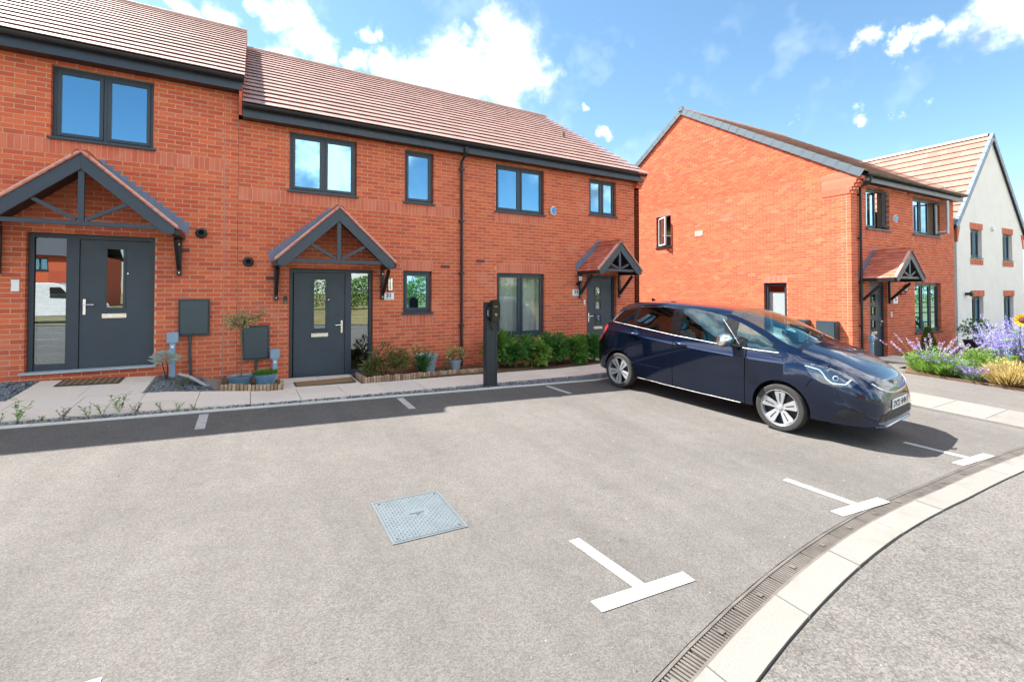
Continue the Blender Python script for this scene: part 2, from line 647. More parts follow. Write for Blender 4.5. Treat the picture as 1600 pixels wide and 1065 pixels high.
def sheet(name, polys, dz, material, parent=None, thick=0.0):
    bm = bmesh.new()
    for poly in polys:
        bm.faces.new([bm.verts.new((x, y, 0)) for x, y in poly])
    bmesh.ops.remove_doubles(bm, verts=bm.verts, dist=1e-5)
    drape(bm, dz)
    bmesh.ops.recalc_face_normals(bm, faces=bm.faces)
    for f in bm.faces:
        if f.normal.z < 0:
            f.normal_flip()
    if thick:
        r = bmesh.ops.extrude_face_region(bm, geom=bm.faces[:])
        for e in r['geom']:
            if isinstance(e, bmesh.types.BMVert):
                e.co.z -= thick
        bmesh.ops.recalc_face_normals(bm, faces=bm.faces)
    me = bpy.data.meshes.new(name)
    bm.to_mesh(me)
    bm.free()
    me.materials.append(material)
    return link(name, me, parent)


def rect(x0, y0, x1, y1):
    return [(x0, y0), (x1, y0), (x1, y1), (x0, y1)]


def yd(X):
    """house side of the drainage channel"""
    if X < 5.3:
        if X < -1:
            return 2.0 - 0.032 * 6.3 ** 2 + 0.4032 * (X + 1)
        return 2.0 - 0.032 * (X - 5.3) ** 2
    if X > 10:
        return 2.0 - 0.0138 * 4.7 ** 2 - 0.13 * (X - 10)
    return 2.0 - 0.0138 * (X - 5.3) ** 2


def strip(x0, x1, step, lo, hi):
    n = max(1, round((x1 - x0) / step))
    out = []
    for i in range(n):
        a, b = x0 + (x1 - x0) * i / n, x0 + (x1 - x0) * (i + 1) / n
        out.append([(a, lo(a)), (b, lo(b)), (b, hi(b)), (a, hi(a))])
    return out


gx = [-400, -60, -20, -8, -1, 0.3, 3.5, 6, 14, 40, 400]
gy = [-400, -60, -20, 1.5, 7.1, 9.6, 30, 80, 400]
g = MB()
for X in gx:
    for Y in gy:
        g.v.append((X, Y, gz(X, Y) - 0.07))
for i in range(len(gx) - 1):
    for j in range(len(gy) - 1):
        a = i * len(gy) + j
        g.f.append((a, a + len(gy), a + len(gy) + 1, a + 1))
        g.m.append(0)
struct(g.build('ground', GRASSM))

KERB_Y = 7.1
struct(sheet('driveway', strip(-14, 9.62, 0.4, yd, lambda x: KERB_Y - 0.03), 0.0, ASPH))
struct(sheet('road', strip(-16, 40, 0.5, lambda x: -9.0, lambda x: yd(x) - 0.345), 0.0, ROADM))
struct(sheet('footpath', [rect(10.78, 1.0, 12.92, 30), rect(12.92, 4.66, 13.55, 30), rect(13.55, 4.95, 20.0, 5.85)] + [rect(9.66, 7.16, 10.74, 30)], 0.02, PATHM))
fs = struct(link('footpath_edging', None))
for k in range(9):
    y0 = 1.86 + k * 0.62
    sheet('edging_slab', [rect(9.72, y0, 10.77, y0 + 0.612)], 0.026, KERBM, fs, 0.06)
sheet('kerb_lip', [rect(9.63, 1.86, 9.70, 7.4)], 0.03, KERBM, fs, 0.08)

# flush concrete kerb along the road
kerb = struct(link('road_kerb', None))
x = -13.5
while x < 14:
    L = 0.86
    sheet('kerb_stone', strip(x, x + L - 0.012, 0.3, lambda q: yd(q) - 0.335, lambda q: yd(q) - 0.14), 0.012 + rnd.uniform(-.002, .002), KERBM, kerb, 0.12)
    x += L

# slotted drainage channel
IRON = plain('grating_iron', (0.135, 0.120, 0.106), 0.6, 0.3, var=0.35, scale=5, bmp=0.3, bscale=80)
drain = thing('drainage_channel', 'narrow slotted iron drainage channel curving between the parking bays and pale kerb', 'drain',
              (0, 0, 0))
x = -6.0
while x < 10.0:
    x1 = x + 0.5
    m = MB()
    p0, p1 = Vector((x, yd(x), 0)), Vector((x1, yd(x1), 0))
    d = (p1 - p0).normalized()
    nrm = Vector((d.y, -d.x, 0))
    L = (p1 - p0).length

    def pt(s, w, z):
        q = p0 + d * s + nrm * w
        return (q.x, q.y, gz(q.x, q.y) + z)
    for w0, w1 in ((0.004, 0.020), (0.114, 0.130)):
        m.add([pt(0, w0, 0), pt(L - .004, w0, 0), pt(L - .004, w1, 0), pt(0, w1, 0), pt(0, w0, -.05), pt(L - .004, w0, -.05), pt(L - .004, w1, -.05), pt(0, w1, -.05)],
              [(0, 1, 2, 3), (0, 4, 5, 1), (3, 2, 6, 7), (1, 5, 6, 2), (0, 3, 7, 4)])
    nb = 19
    for k in range(nb):
        s0 = 0.006 + (L - 0.012) * k / nb
        s1 = s0 + (L - 0.012) / nb * 0.55
        z = -0.004
        m.add([pt(s0, .021, z), pt(s1, .021, z), pt(s1, .113, z), pt(s0, .113, z), pt(s0, .021, z - .02), pt(s1, .021, z - .02), pt(s1, .113, z - .02), pt(s0, .113, z - .02)],
              [(0, 1, 2, 3), (0, 4, 5, 1), (3, 2, 6, 7), (1, 5, 6, 2), (0, 3, 7, 4)])
    m.add([pt(L * .5 - .02, .05, .001), pt(L * .5 + .02, .05, .001), pt(L * .5 + .02, .085, .001), pt(L * .5 - .02, .085, .001)], [(0, 1, 2, 3)])
    m.build('grate', IRON, drain)
    x = x1
sheet('trough', strip(-6, 10, 0.5, lambda q: yd(q) - 0.138, yd), -0.062, BLACKISH, drain)

# thin pale edging between the bays and the slate strip
ke = struct(link('bay_edging', None))
x = -13.0
while x < 9.6:
    sheet('edging_strip', [rect(x, KERB_Y - 0.025, min(x + 0.905, 9.6), KERB_Y + 0.025)], 0.018 + rnd.uniform(-.003, .003), CONCRETE, ke, 0.1)
    x += 0.91


# painted bay marks
def mark(polys, name='bay_marking'):
    struct(sheet(name, polys, 0.005, PAINT))


for X, tilt in ((-0.47, 0.0), (2.03, 0.0), (4.75, 0.06), (7.40, 0.0)):
    mark([[(X - .05 + tilt, 6.35), (X + .05 + tilt, 6.35), (X + .05, 6.98), (X - .05, 6.98)]])
for X, Y, k in ((2.13, 2.06, -0.06), (4.78, 2.03, -0.07), (7.40, 1.99, -0.10)):
    mark([[(X - .37, Y - .05 - k * .37), (X + .37, Y - .05 + k * .37), (X + .37, Y + .05 + k * .37), (X - .37, Y + .05 - k * .37)],
          [(X - .045, Y + .05), (X + .045, Y + .05), (X - .01, Y + .64), (X - .10, Y + .64)]])
mark([[(-1.25, 2.60), (-0.55, 2.61), (-0.55, 2.71), (-1.25, 2.70)]])

# front paths of pale slabs
paths = struct(link('slab_path', None))
SLABG = 0.008


def yf(x):
    return float(np.interp(x, [0.5, 6.0, 10], [7.25, 7.55, 7.6]))


def slab(x0, y0, x1, y1, y0b=None, y1b=None):
    y0b = y0 if y0b is None else y0b
    y1b = y1 if y1b is None else y1b
    sheet('paving_slab', [[(x0 + SLABG / 2, y0), (x1 - SLABG / 2, y0b), (x1 - SLABG / 2, y1b - SLABG), (x0 + SLABG / 2, y1 - SLABG)]],
          0.030 + rnd.uniform(-.003, .003), SLAB, paths, 0.05)


for k in range(-9, 15):
    x0 = 0.04 + 0.64 * k
    x1 = x0 + 0.64
    if k == 14:
        x1 = 9.6
    a, b = yf(x0), yf(x1)
    slab(x0, a, x1, a + .47, b, b + .47)
    slab(x0, a + .47, x1, a + .95, b + .47, b + .95)
for i, (x0, x1) in enumerate(((-2.64, -1.96), (-1.96, -1.28))):
    slab(x0, 8.20, x1, 8.86)
    slab(x0, 8.86, x1, 9.33)
for x0, x1 in ((0.50, 1.12), (1.12, 1.72)):
    slab(x0, 8.20, x1, 8.78)
    slab(x0, 8.78, x1, 9.38)
for x0, x1 in ((7.6, 8.15), (8.15, 8.7)):
    slab(x0, 8.62, x1, 9.36)
struct(sheet('path_bedding', strip(-13, 9.6, .6, lambda q: KERB_Y + .03, lambda q: 9.5), -0.012, plain('sand_bedding', (0.25, 0.23, 0.21), 0.95, bmp=.5, bscale=90)))


# slate chippings
def chips(name, label, regions, n, size=(0.012, 0.030), seed=1, zoff=0.012):
    r = random.Random(seed)
    areas = [abs((b[2] - b[0]) * (b[3] - b[1])) for b in regions]
    m = MB()
    for _ in range(n):
        b = r.choices(regions, areas)[0]
        x, y = r.uniform(b[0], b[2]), r.uniform(b[1], b[3])
        if len(b) > 4 and not b[4](x, y):
            continue
        s = r.uniform(*size)
        M = T(x, y, gz(x, y) + zoff + r.uniform(0, .014)) @ Matrix.Rotation(r.uniform(0, 6.3), 4, 'Z') @ Matrix.Rotation(r.gauss(0, .4), 4, 'X') @ Matrix.Rotation(r.gauss(0, .4), 4, 'Y')
        a, c, h = s, s * r.uniform(.5, .9), s * r.uniform(.22, .45)
        vs = [M @ Vector(p) for p in ((-a, -c * .3, 0), (-a * .2, -c, 0), (a, -c * .2, 0), (a * .3, c, 0), (-a * .3, -c * .1, h), (a * .4, c * .2, h * .8))]
        m.add(vs, [(0, 1, 4), (1, 2, 5), (1, 5, 4), (2, 3, 5), (3, 0, 4), (3, 4, 5)])
    o = m.build(name, SLATE)
    return tag(o, label, 'gravel', kind='stuff')


chips('slate_gravel', 'blue grey slate chippings filling the bed left of the leftmost front path', [(-4.6, 8.22, -2.66, 9.36)], 5200, seed=3)
chips('slate_gravel', 'dark slate chippings in the small bed below the left meter box', [(-1.26, 8.24, -0.30, 9.36, lambda x, y: x < -0.40 + (y - 8.24) * -.25)], 2300, (0.010, 0.022), seed=4)
chips('slate_gravel', 'thin strip of slate chippings between slab path and pale edging',
      [(-5, 7.13, 9.5, 7.6, lambda x, y: y < yf(x) + .004)], 9000, (0.010, 0.024), seed=5)
struct(sheet('planting_bed', [rect(-0.36, 8.24, 0.46, 9.37), rect(1.78, 8.42, 4.55, 9.37), rect(4.55, 8.60, 7.56, 9.37)], 0.05, SOIL, None, 0.06))
struct(sheet('planting_bed', [[(12.95, 1.2), (40, 1.2), (40, 5.0), (14.2, 5.0), (12.95, 4.6)]], 0.06, SOIL, None, 0.08))

# manhole cover
GALV = plain('galvanised_steel', (0.105, 0.13, 0.145), 0.55, 0.2, var=0.12, scale=10, bmp=0.15, bscale=60)
zc = gz(1.17, 3.5)
mh = thing('manhole_cover', 'grey steel chequer plate manhole cover set in the asphalt bay', 'manhole cover', (1.165, 3.505, zc))
sl = Matrix.Rotation(0.04, 4, 'X') @ Matrix.Rotation(0.034, 4, 'Y')
m = MB()
for a, b in (((-.285, -.325, -.03), (.285, -.308, .006)), ((-.285, .308, -.03), (.285, .325, .006)), ((-.285, -.308, -.03), (-.268, .308, .006)), ((.268, -.308, -.03), (.285, .308, .006))):
    m.box(a, b)
m.build('frame', GALV, mh, M=sl)
m = MB().box((-.262, -.302, -.03), (.262, .302, .006))
lid = m.build('lid', GALV, mh, M=sl)
m = MB()
for i in range(22):
    for j in range(25):
        cx, cy = -.245 + .49 * i / 21, -.285 + .57 * j / 24
        if abs(cx - .0) < .09 and abs(cy - .03) < .045:
            continue
        dx, dy = (.009, .003) if (i + j) % 2 else (.003, .009)
        m.add([(cx - dx, cy - dy, .0061), (cx + dx, cy - dy, .0061), (cx + dx, cy + dy, .0061), (cx - dx, cy + dy, .0061), (cx, cy, .011)], [(0, 1, 4), (1, 2, 4), (2, 3, 4), (3, 0, 4)])
tag(m.build('tread_studs', GALV, lid), kind='stuff')
for sx in (-.235, .235):
    for sy in (-.275, .275):
        MB().lathe([(0, .0075), (.011, .0075), (.011, .0061)], 8, (sx, sy, 0)).build('lifting_bolt', CHROME, lid)
m = MB().box((-.06, .018, .0062), (.06, .034, .0075)).box((-.012, -.004, .0062), (.024, .010, .0075))
m.build('keyway', plain('keyway_grey', (.05, .055, .06), .6), lid)

# ------------------------------------------------------------------ house parts
BH = 0.075
BEDDING = plain('pink_bedding', (.58, .36, .30), .9, var=.1, scale=9, bmp=.4, bscale=90)
SASHW = plain('pale_sash', (.55, .58, .60), .45, var=.04)


def unit_box(name, material, y0=0.0, y1=1.0):
    m = MB()
    m.add([(0, y0, 0), (1, y0, 0), (1, y1, 0), (0, y1, 0), (0, y0, 1), (1, y0, 1), (1, y1, 1), (0, y1, 1)],
          [(0, 3, 2, 1), (4, 5, 6, 7), (0, 1, 5, 4), (1, 2, 6, 5), (3, 0, 4, 7)])
    me = bpy.data.meshes.new(name)
    me.from_pydata(m.v, [], m.f)
    me.materials.append(material)
    return me


BRICK_ME = unit_box('brick', BRICK)
SOLDIER_ME = unit_box('brick', SOLDIER)


def subtract(iv, a, b):
    out = []
    for p, q in iv:
        if b <= p or a >= q:
            out.append((p, q))
            continue
        if a > p:
            out.append((p, a))
        if b < q:
            out.append((b, q))
    return out


def layout(s0, s1, z0, z1, zorg, openings, soldiers, lim=None, quoin=0, phase=0.0):
    bricks, sold = [], []
    k0 = math.floor((z0 - zorg) / BH + 0.01)
    k1 = math.ceil((z1 - zorg) / BH - 0.01)
    for k in range(k0, k1):
        zb = zorg + k * BH
        zt = min(zb + BH, z1)
        if zt - zb < 0.03:
            continue
        a, b = s0, s1
        if quoin and (k + quoin) % 2:
            a = s0 + 0.1125
        if lim:
            la, lb = lim(zb + BH * 0.5)
            a, b = max(a, la), min(b, lb)
        if b <= a:
            continue
        iv = [(a, b)]
        for o in openings:
            if min(zt, o[3]) - max(zb, o[2]) > 0.012:
                iv = subtract(iv, o[0], o[1])
        for o in soldiers:
            if min(zt, o[2] + 3 * BH) - max(zb, o[2]) > 0.012:
                iv = subtract(iv, o[0] - .004, o[1] + .004)
        off = phase + (k % 2) * 0.1125
        for p, q in iv:
            g = math.floor((p - off) / 0.225) * 0.225 + off
            while g < q:
                bs, be = max(p, g), min(q, g + 0.213)
                if be - bs > 0.022:
                    bricks.append((bs, zb + 0.006, be - bs, zt - zb - 0.012))
                g += 0.225
    for a, b, z in soldiers:
        iv = [(a, b)]
        for o in openings:
            if min(z + .2, o[3]) - max(z, o[2]) > 0.03:
                iv = subtract(iv, o[0], o[1])
        for p, q in iv:
            n = max(1, round((q - p) / 0.075))
            w = (q - p) / n
            for i in range(n):
                sold.append((p + i * w + .005, z + .005, w - .010, 0.215))
    return bricks, sold


def wall_frame(o, t):
    """local x along the wall, y into the wall, z up"""
    t = Vector(t).normalized()
    n_in = Vector((-t.y, t.x, 0))
    M = Matrix((t, n_in, Vector((0, 0, 1)))).transposed().to_4x4()
    M.translation = Vector(o)
    return M


def wall_core(m, s0, s1, z0, z1, openings, thick=0.30, top=None, d0=0.0045):
    ss = sorted({s0, s1, *[min(max(o[0] - .004, s0), s1) for o in openings], *[min(max(o[1] + .004, s0), s1) for o in openings]})
    zs = sorted({z0, z1, *[min(max(o[2] - .004, z0), z1) for o in openings], *[min(max(o[3] + .004, z0), z1) for o in openings]})

    def solid(i, j):
        if i < 0 or j < 0 or i >= len(ss) - 1 or j >= len(zs) - 1:
            return False
        cs, cz = (ss[i] + ss[i + 1]) / 2, (zs[j] + zs[j + 1]) / 2
        return not any(o[0] - .004 < cs < o[1] + .004 and o[2] - .004 < cz < o[3] + .004 for o in openings)
    for i in range(len(ss) - 1):
        for j in range(len(zs) - 1):
            if not solid(i, j):
                continue
            a, b, c, d = ss[i], ss[i + 1], zs[j], zs[j + 1]
            m.add([(a, d0, c), (b, d0, c), (b, d0, d), (a, d0, d)], [(0, 1, 2, 3)])
            m.add([(a, thick, c), (b, thick, c), (b, thick, d), (a, thick, d)], [(3, 2, 1, 0)])
            if not solid(i - 1, j):
                m.add([(a, d0, c), (a, d0, d), (a, thick, d), (a, thick, c)], [(0, 1, 2, 3)])
            if not solid(i + 1, j):
                m.add([(b, d0, c), (b, thick, c), (b, thick, d), (b, d0, d)], [(0, 1, 2, 3)])
            if not solid(i, j - 1):
                m.add([(a, d0, c), (a, thick, c), (b, thick, c), (b, d0, c)], [(0, 1, 2, 3)])
            if not solid(i, j + 1):
                m.add([(a, d0, d), (b, d0, d), (b, thick, d), (a, thick, d)], [(0, 1, 2, 3)])
    return m


def brick_wall(house, HM, o, t, s0, s1, z0, z1, zorg, openings, soldiers, lim=None, quoin=0, phase=0.0, gable=None, limit=300, c0=None):
    WF = wall_frame(o, t)
    m = MB()
    wall_core(m, s0 + .003 if c0 is None else c0, s1 - .003, z0, z1, openings)
    if gable:
        m.prism(gable, lambda a, b, d: (a, d, b), 0.008, 0.30)
    w = m.build('wall', MORTAR, house, M=WF, fix=False)
    br, so = layout(s0, s1, z0, z1 if not gable else max(q[1] for q in gable), zorg, openings, soldiers, lim, quoin, phase)
    sc = lambda L: [T(s, 0, z) @ Matrix.Diagonal((l, 0.1, h, 1)) for s, z, l, h in L]
    nb = limit - min(len(so), 70)
    pieces('brick', 'brickwork', BRICK_ME, sc(br), w, HM @ WF, nb)
    if so:
        pieces('brick', 'soldier_bricks', SOLDIER_ME, sc(so), w, HM @ WF, 70)
    return w, WF


def frame_bars(m, x0, x1, z0, z1, w, y0, y1, wb=None):
    wb = wb or w
    m.box((x0, y0, z0), (x0 + w, y1, z1))
    m.box((x1 - w, y0, z0), (x1, y1, z1))
    m.box((x0 + w, y0 + .001, z0), (x1 - w, y1 - .001, z0 + wb))
    m.box((x0 + w, y0 + .001, z1 - w), (x1 - w, y1 - .001, z1))


def window(house, WF, x0, x1, z0, z1, lights=1, rec=0.075, sill=True, glass=None, opened=None, blind=None, label=None, frame_mat=None, fracs=None):
    """casement window: outer frame, mullions, one sash and pane per light"""
    fm = frame_mat or TRIM
    x0 += .004
    x1 -= .004
    z1 -= .004
    zb = z0 + (0.028 if sill else 0.004)
    m = MB()
    frame_bars(m, x0, x1, zb, z1, 0.045, rec, rec + .07)
    xs = [x0 + .045 + (x1 - x0 - .09) * i / lights for i in range(lights + 1)]
    if fracs:
        xs = [x0 + .045 + (x1 - x0 - .09) * q for q in fracs]
    for x in xs[1:-1]:
        m.box((x - .022, rec + .002, zb + .045), (x + .022, rec + .068, z1 - .045))
    w = m.build('window', fm, house, M=WF, bevel=0.004)
    if label:
        w['label'] = label
    for i in range(lights):
        a = xs[i] + (0.022 if i else 0) + .003
        b = xs[i + 1] - (0.022 if i < lights - 1 else 0) - .003
        c, d = zb + .048, z1 - .048
        op = opened.get(i) if opened else None
        M = None
        if op:
            side, ang = op[:2]
            px = a if side == 'L' else b
            M = T(px, rec - .012, 0) @ RZ(ang) @ T(-px, -(rec - .012), 0)
        m = MB()
        frame_bars(m, a, b, c, d, 0.048, rec - .012, rec + .045)
        s = m.build('sash', fm if not op else (op[2] if len(op) > 2 else TRIM), w, M=M, bevel=0.004)
        m = MB().box((a + .046, rec + .012, c + .046), (b - .046, rec + .020, d - .046))
        m.build('pane', (GLASS_CLEAR if op else None) or glass or GLASS, w, M=M)
    if sill:
        m = MB().box((x0 - .035, -.045, z0 - .008), (x1 + .035, rec + .03, z0 + .027))
        m.build('sill', fm, w, bevel=0.004)
    if blind:
        kind, f0, f1 = blind
        bz0, bz1 = zb + (z1 - zb) * f0, zb + (z1 - zb) * f1
        m = MB()
        if kind == 'venetian':
            n = max(3, int((bz1 - bz0) / 0.045))
            for i in range(n):
                z = bz0 + (bz1 - bz0) * i / n
                m.beam((x0 + .05, rec + .16, z), (x1 - .05, rec + .16, z), .045, .003, up=(0, .8, .55))
            m.build('blind', BLIND, w)
        elif kind == 'curtain':
            n = 60
            for i in range(n):
                xa, xb = x0 + (x1 - x0) * i / n, x0 + (x1 - x0) * (i + 1) / n
                ya, yb = rec + .2 + .02 * math.sin(i * .9), rec + .2 + .02 * math.sin((i + 1) * .9)
                m.add([(xa, ya, bz0), (xb, yb, bz0), (xb, yb, bz1), (xa, ya, bz1)], [(0, 1, 2, 3)])
            m.build('curtain', CURTAIN, w, smooth=True)
        else:
            m.box((x0 + .05, rec + .075, bz0), (x1 - .05, rec + .079, bz1))
            m.build('blind', BLIND, w)
    return w


def handle(door, x, z, y, flip=1):
    m = MB()
    m.box((x - .016, y - .012, z - .12), (x + .016, y, z + .12))
    m.tube([(x, y - .005, z + .035), (x, y - .055, z + .035), (x + flip * .02, y - .058, z + .035), (x + flip * .125, y - .058, z + .033)], .0095, 8)
    m.lathe([(0, 0), (.009, 0), (.009, .012), (0, .012)], 8, M=T(x, y - .011, z - .06) @ Matrix.Rotation(R(90), 4, 'X'))
    m.build('handle', CHROME, door, bevel=0.0)


def front_door(house, WF, x0, x1, z0, z1, leaf, side=None, style='slot', hinge='L', rec=0.085):
    """frame, leaf with glazing, letter plate and handle, optional side light"""
    x0 += .004
    x1 -= .004
    z1 -= .004
    m = MB()
    zt = z0 + 0.03
    m.box((x0, rec, zt), (x0 + .062, rec + .08, z1))
    m.box((x1 - .062, rec, zt), (x1, rec + .08, z1))
    m.box((x0 + .062, rec + .001, z1 - .062), (x1 - .062, rec + .079, z1))
    if side:
        a, b = side
        inner = a if a > leaf[1] else b
        m.box((min(inner, leaf[1] if a > leaf[1] else leaf[0]), rec + .002, zt), (max(inner, leaf[1] if a > leaf[1] else leaf[0]), rec + .078, z1 - .062))
        m.box((a + .0, rec + .003, zt), (b, rec + .077, zt + .085))
    fr = m.build('door_frame', TRIM, house, M=WF, bevel=0.003)
    if side:
        m = MB().box((side[0] + .001, rec + .03, zt + .085), (side[1] - .001, rec + .038, z1 - .062))
        m.build('side_pane', DOORGLASS, fr)
    m = MB().box((x0 - .05, -.06, z0 - .004), (x1 + .05, rec + .09, zt))
    m.build('threshold', plain('threshold_grey', (.34, .40, .45), .5, var=.06), house, M=WF, bevel=.003)
    # leaf
    l0, l1 = leaf[0] + .006, leaf[1] - .006
    b0, b1 = zt + .008, z1 - .068
    y = rec + .022
    holes = []
    w = l1 - l0
    H = b1 - b0
    if style == 'slot':
        cx = l0 + w * (0.48 if hinge == 'R' else 0.50)
        if hinge == 'Lh':
            cx = l0 + w * 0.50
        holes = [(cx - .105, cx + .105, b0 + H * .465, b0 + H * .935)]
    else:
        cx = l0 + w * .44
        hh = .215
        holes = [(cx - .085, cx + .085, b0 + H * f, b0 + H * f + hh) for f in (.40, .585, .77)]
    m = MB()
    wall_core(m, l0, l1, b0, b1, [(h[0] + .004, h[1] - .004, h[2] + .004, h[3] - .004) for h in holes], thick=y + .05, d0=y)
    leafo = m.build('door', DOORM, house, M=WF, fix=False)
    for h in holes:
        m = MB()
        frame_bars(m, h[0] - .03, h[1] + .03, h[2] - .03, h[3] + .03, .032, y - .014, y + .02)
        m.build('glazing_bead', DOORM, leafo, bevel=.004)
        m = MB().box((h[0], y + .012, h[2]), (h[1], y + .02, h[3]))
        m.build('pane', DOORGLASS, leafo)
    lz = b0 + H * (.40 if style == 'slot' else .335)
    m = MB().box((cx - .15, y - .014, lz - .032), (cx + .15, y - .001, lz + .036))
    m.box((cx - .13, y - .020, lz - .020), (cx + .13, y - .0142, lz + .024))
    m.build('letter_plate', CHROME, leafo, bevel=.005)
    hx = l1 - .055 if hinge == 'L' else l0 + .055
    handle(leafo, hx, b0 + H * .475, y, -1 if hinge == 'L' else 1)
    m = MB().lathe([(0, 0), (.011, 0), (.011, -.006), (0, -.006)], 8, M=T(cx + (.16 if style == 'slot' else 0), y - .002, b0 + H * .74) @ Matrix.Rotation(R(90), 4, 'X'))
    m.build('spyhole', CHROME, leafo)
    return leafo


def tile_mesh(name, w, L, tb, tt, material, gap=0.0):
    """x across, y up the slope, z out of the roof; lower edge at y = 0"""
    me = bpy.data.meshes.new(name)
    h = w / 2
    vs = [(-h, 0, gap), (h, 0, gap), (h, L, -.004), (-h, L, -.004), (-h, 0, tb), (h, 0, tb), (h, L, tt), (-h, L, tt)]
    fs_ = [(4, 5, 6, 7), (0, 1, 5, 4), (1, 2, 6, 5), (3, 0, 4, 7), (0, 3, 2, 1)]
    me.from_pydata(vs, [], fs_)
    me.materials.append(material)
    return me


ROOF_TILE = tile_mesh('roof_tile', 0.297, 0.40, 0.031, 0.008, TILE, 0.019)
HALF_TILE = tile_mesh('roof_tile', 0.147, 0.40, 0.027, 0.008, TILE, 0.015)
SMALL_TILE = tile_mesh('small_tile', 0.160, 0.20, 0.016, 0.004, TILE_RED)
ROOF_TILE_PINK = tile_mesh('roof_tile', 0.297, 0.42, 0.040, 0.010, TILE_PINK, 0.022)


def slope_frame(o, along, up):
    a, u = Vector(along).normalized(), Vector(up).normalized()
    n = a.cross(u)
    M = Matrix((a, u, n)).transposed().to_4x4()
    M.translation = Vector(o)
    return M


def tiles(parent, HM, o, along, up, width, length, gauge, tw, mesh, name='roof_tile', limit=300, stag=True, lift=0.012, tilt=-1.5):
    SF = slope_frame(o, along, up)
    mats = []
    rows = max(1, round(length / gauge))
    g_ = length / rows
    for r in range(rows):
        off = (tw / 2 if (r % 2 and stag) else 0)
        n = int(math.ceil((width + off) / tw - .01))
        for c in range(n):
            xa = max(0, c * tw - off)
            xb = min(width, (c + 1) * tw - off)
            if xb - xa < .03:
                continue
            M = SF @ T((xa + xb) / 2, r * g_ + rnd.uniform(-.002, .002), lift + rnd.uniform(0, .002)) @ Matrix.Rotation(R(tilt) + rnd.uniform(-.002, .002), 4, 'X') @ Matrix.Diagonal(((xb - xa) / tw, 1, 1, 1))
            mats.append(M)
    pieces(name, name + 's_far', mesh, mats, parent, HM, limit)


def half_round(name, p, q, r, material, parent, thick=.012):
    p, q = Vector(p), Vector(q)
    m = MB()
    d = (q - p).normalized()
    s = d.cross(Vector((0, 0, 1))).normalized()
    n = 8
    pr = []
    for k in range(n + 1):
        a = math.pi * k / n
        pr.append((math.cos(a), math.sin(a)))
    poly = [(r * c, r * s_) for c, s_ in pr] + [((r - thick) * c, (r - thick) * s_) for c, s_ in pr[::-1]]
    L = (q - p).length
    m.prism(poly, lambda a, b, dd: tuple(p + s * a + Vector((0, 0, 1)) * b + d * dd), 0, L)
    return m.build(name, material, parent, smooth=30)


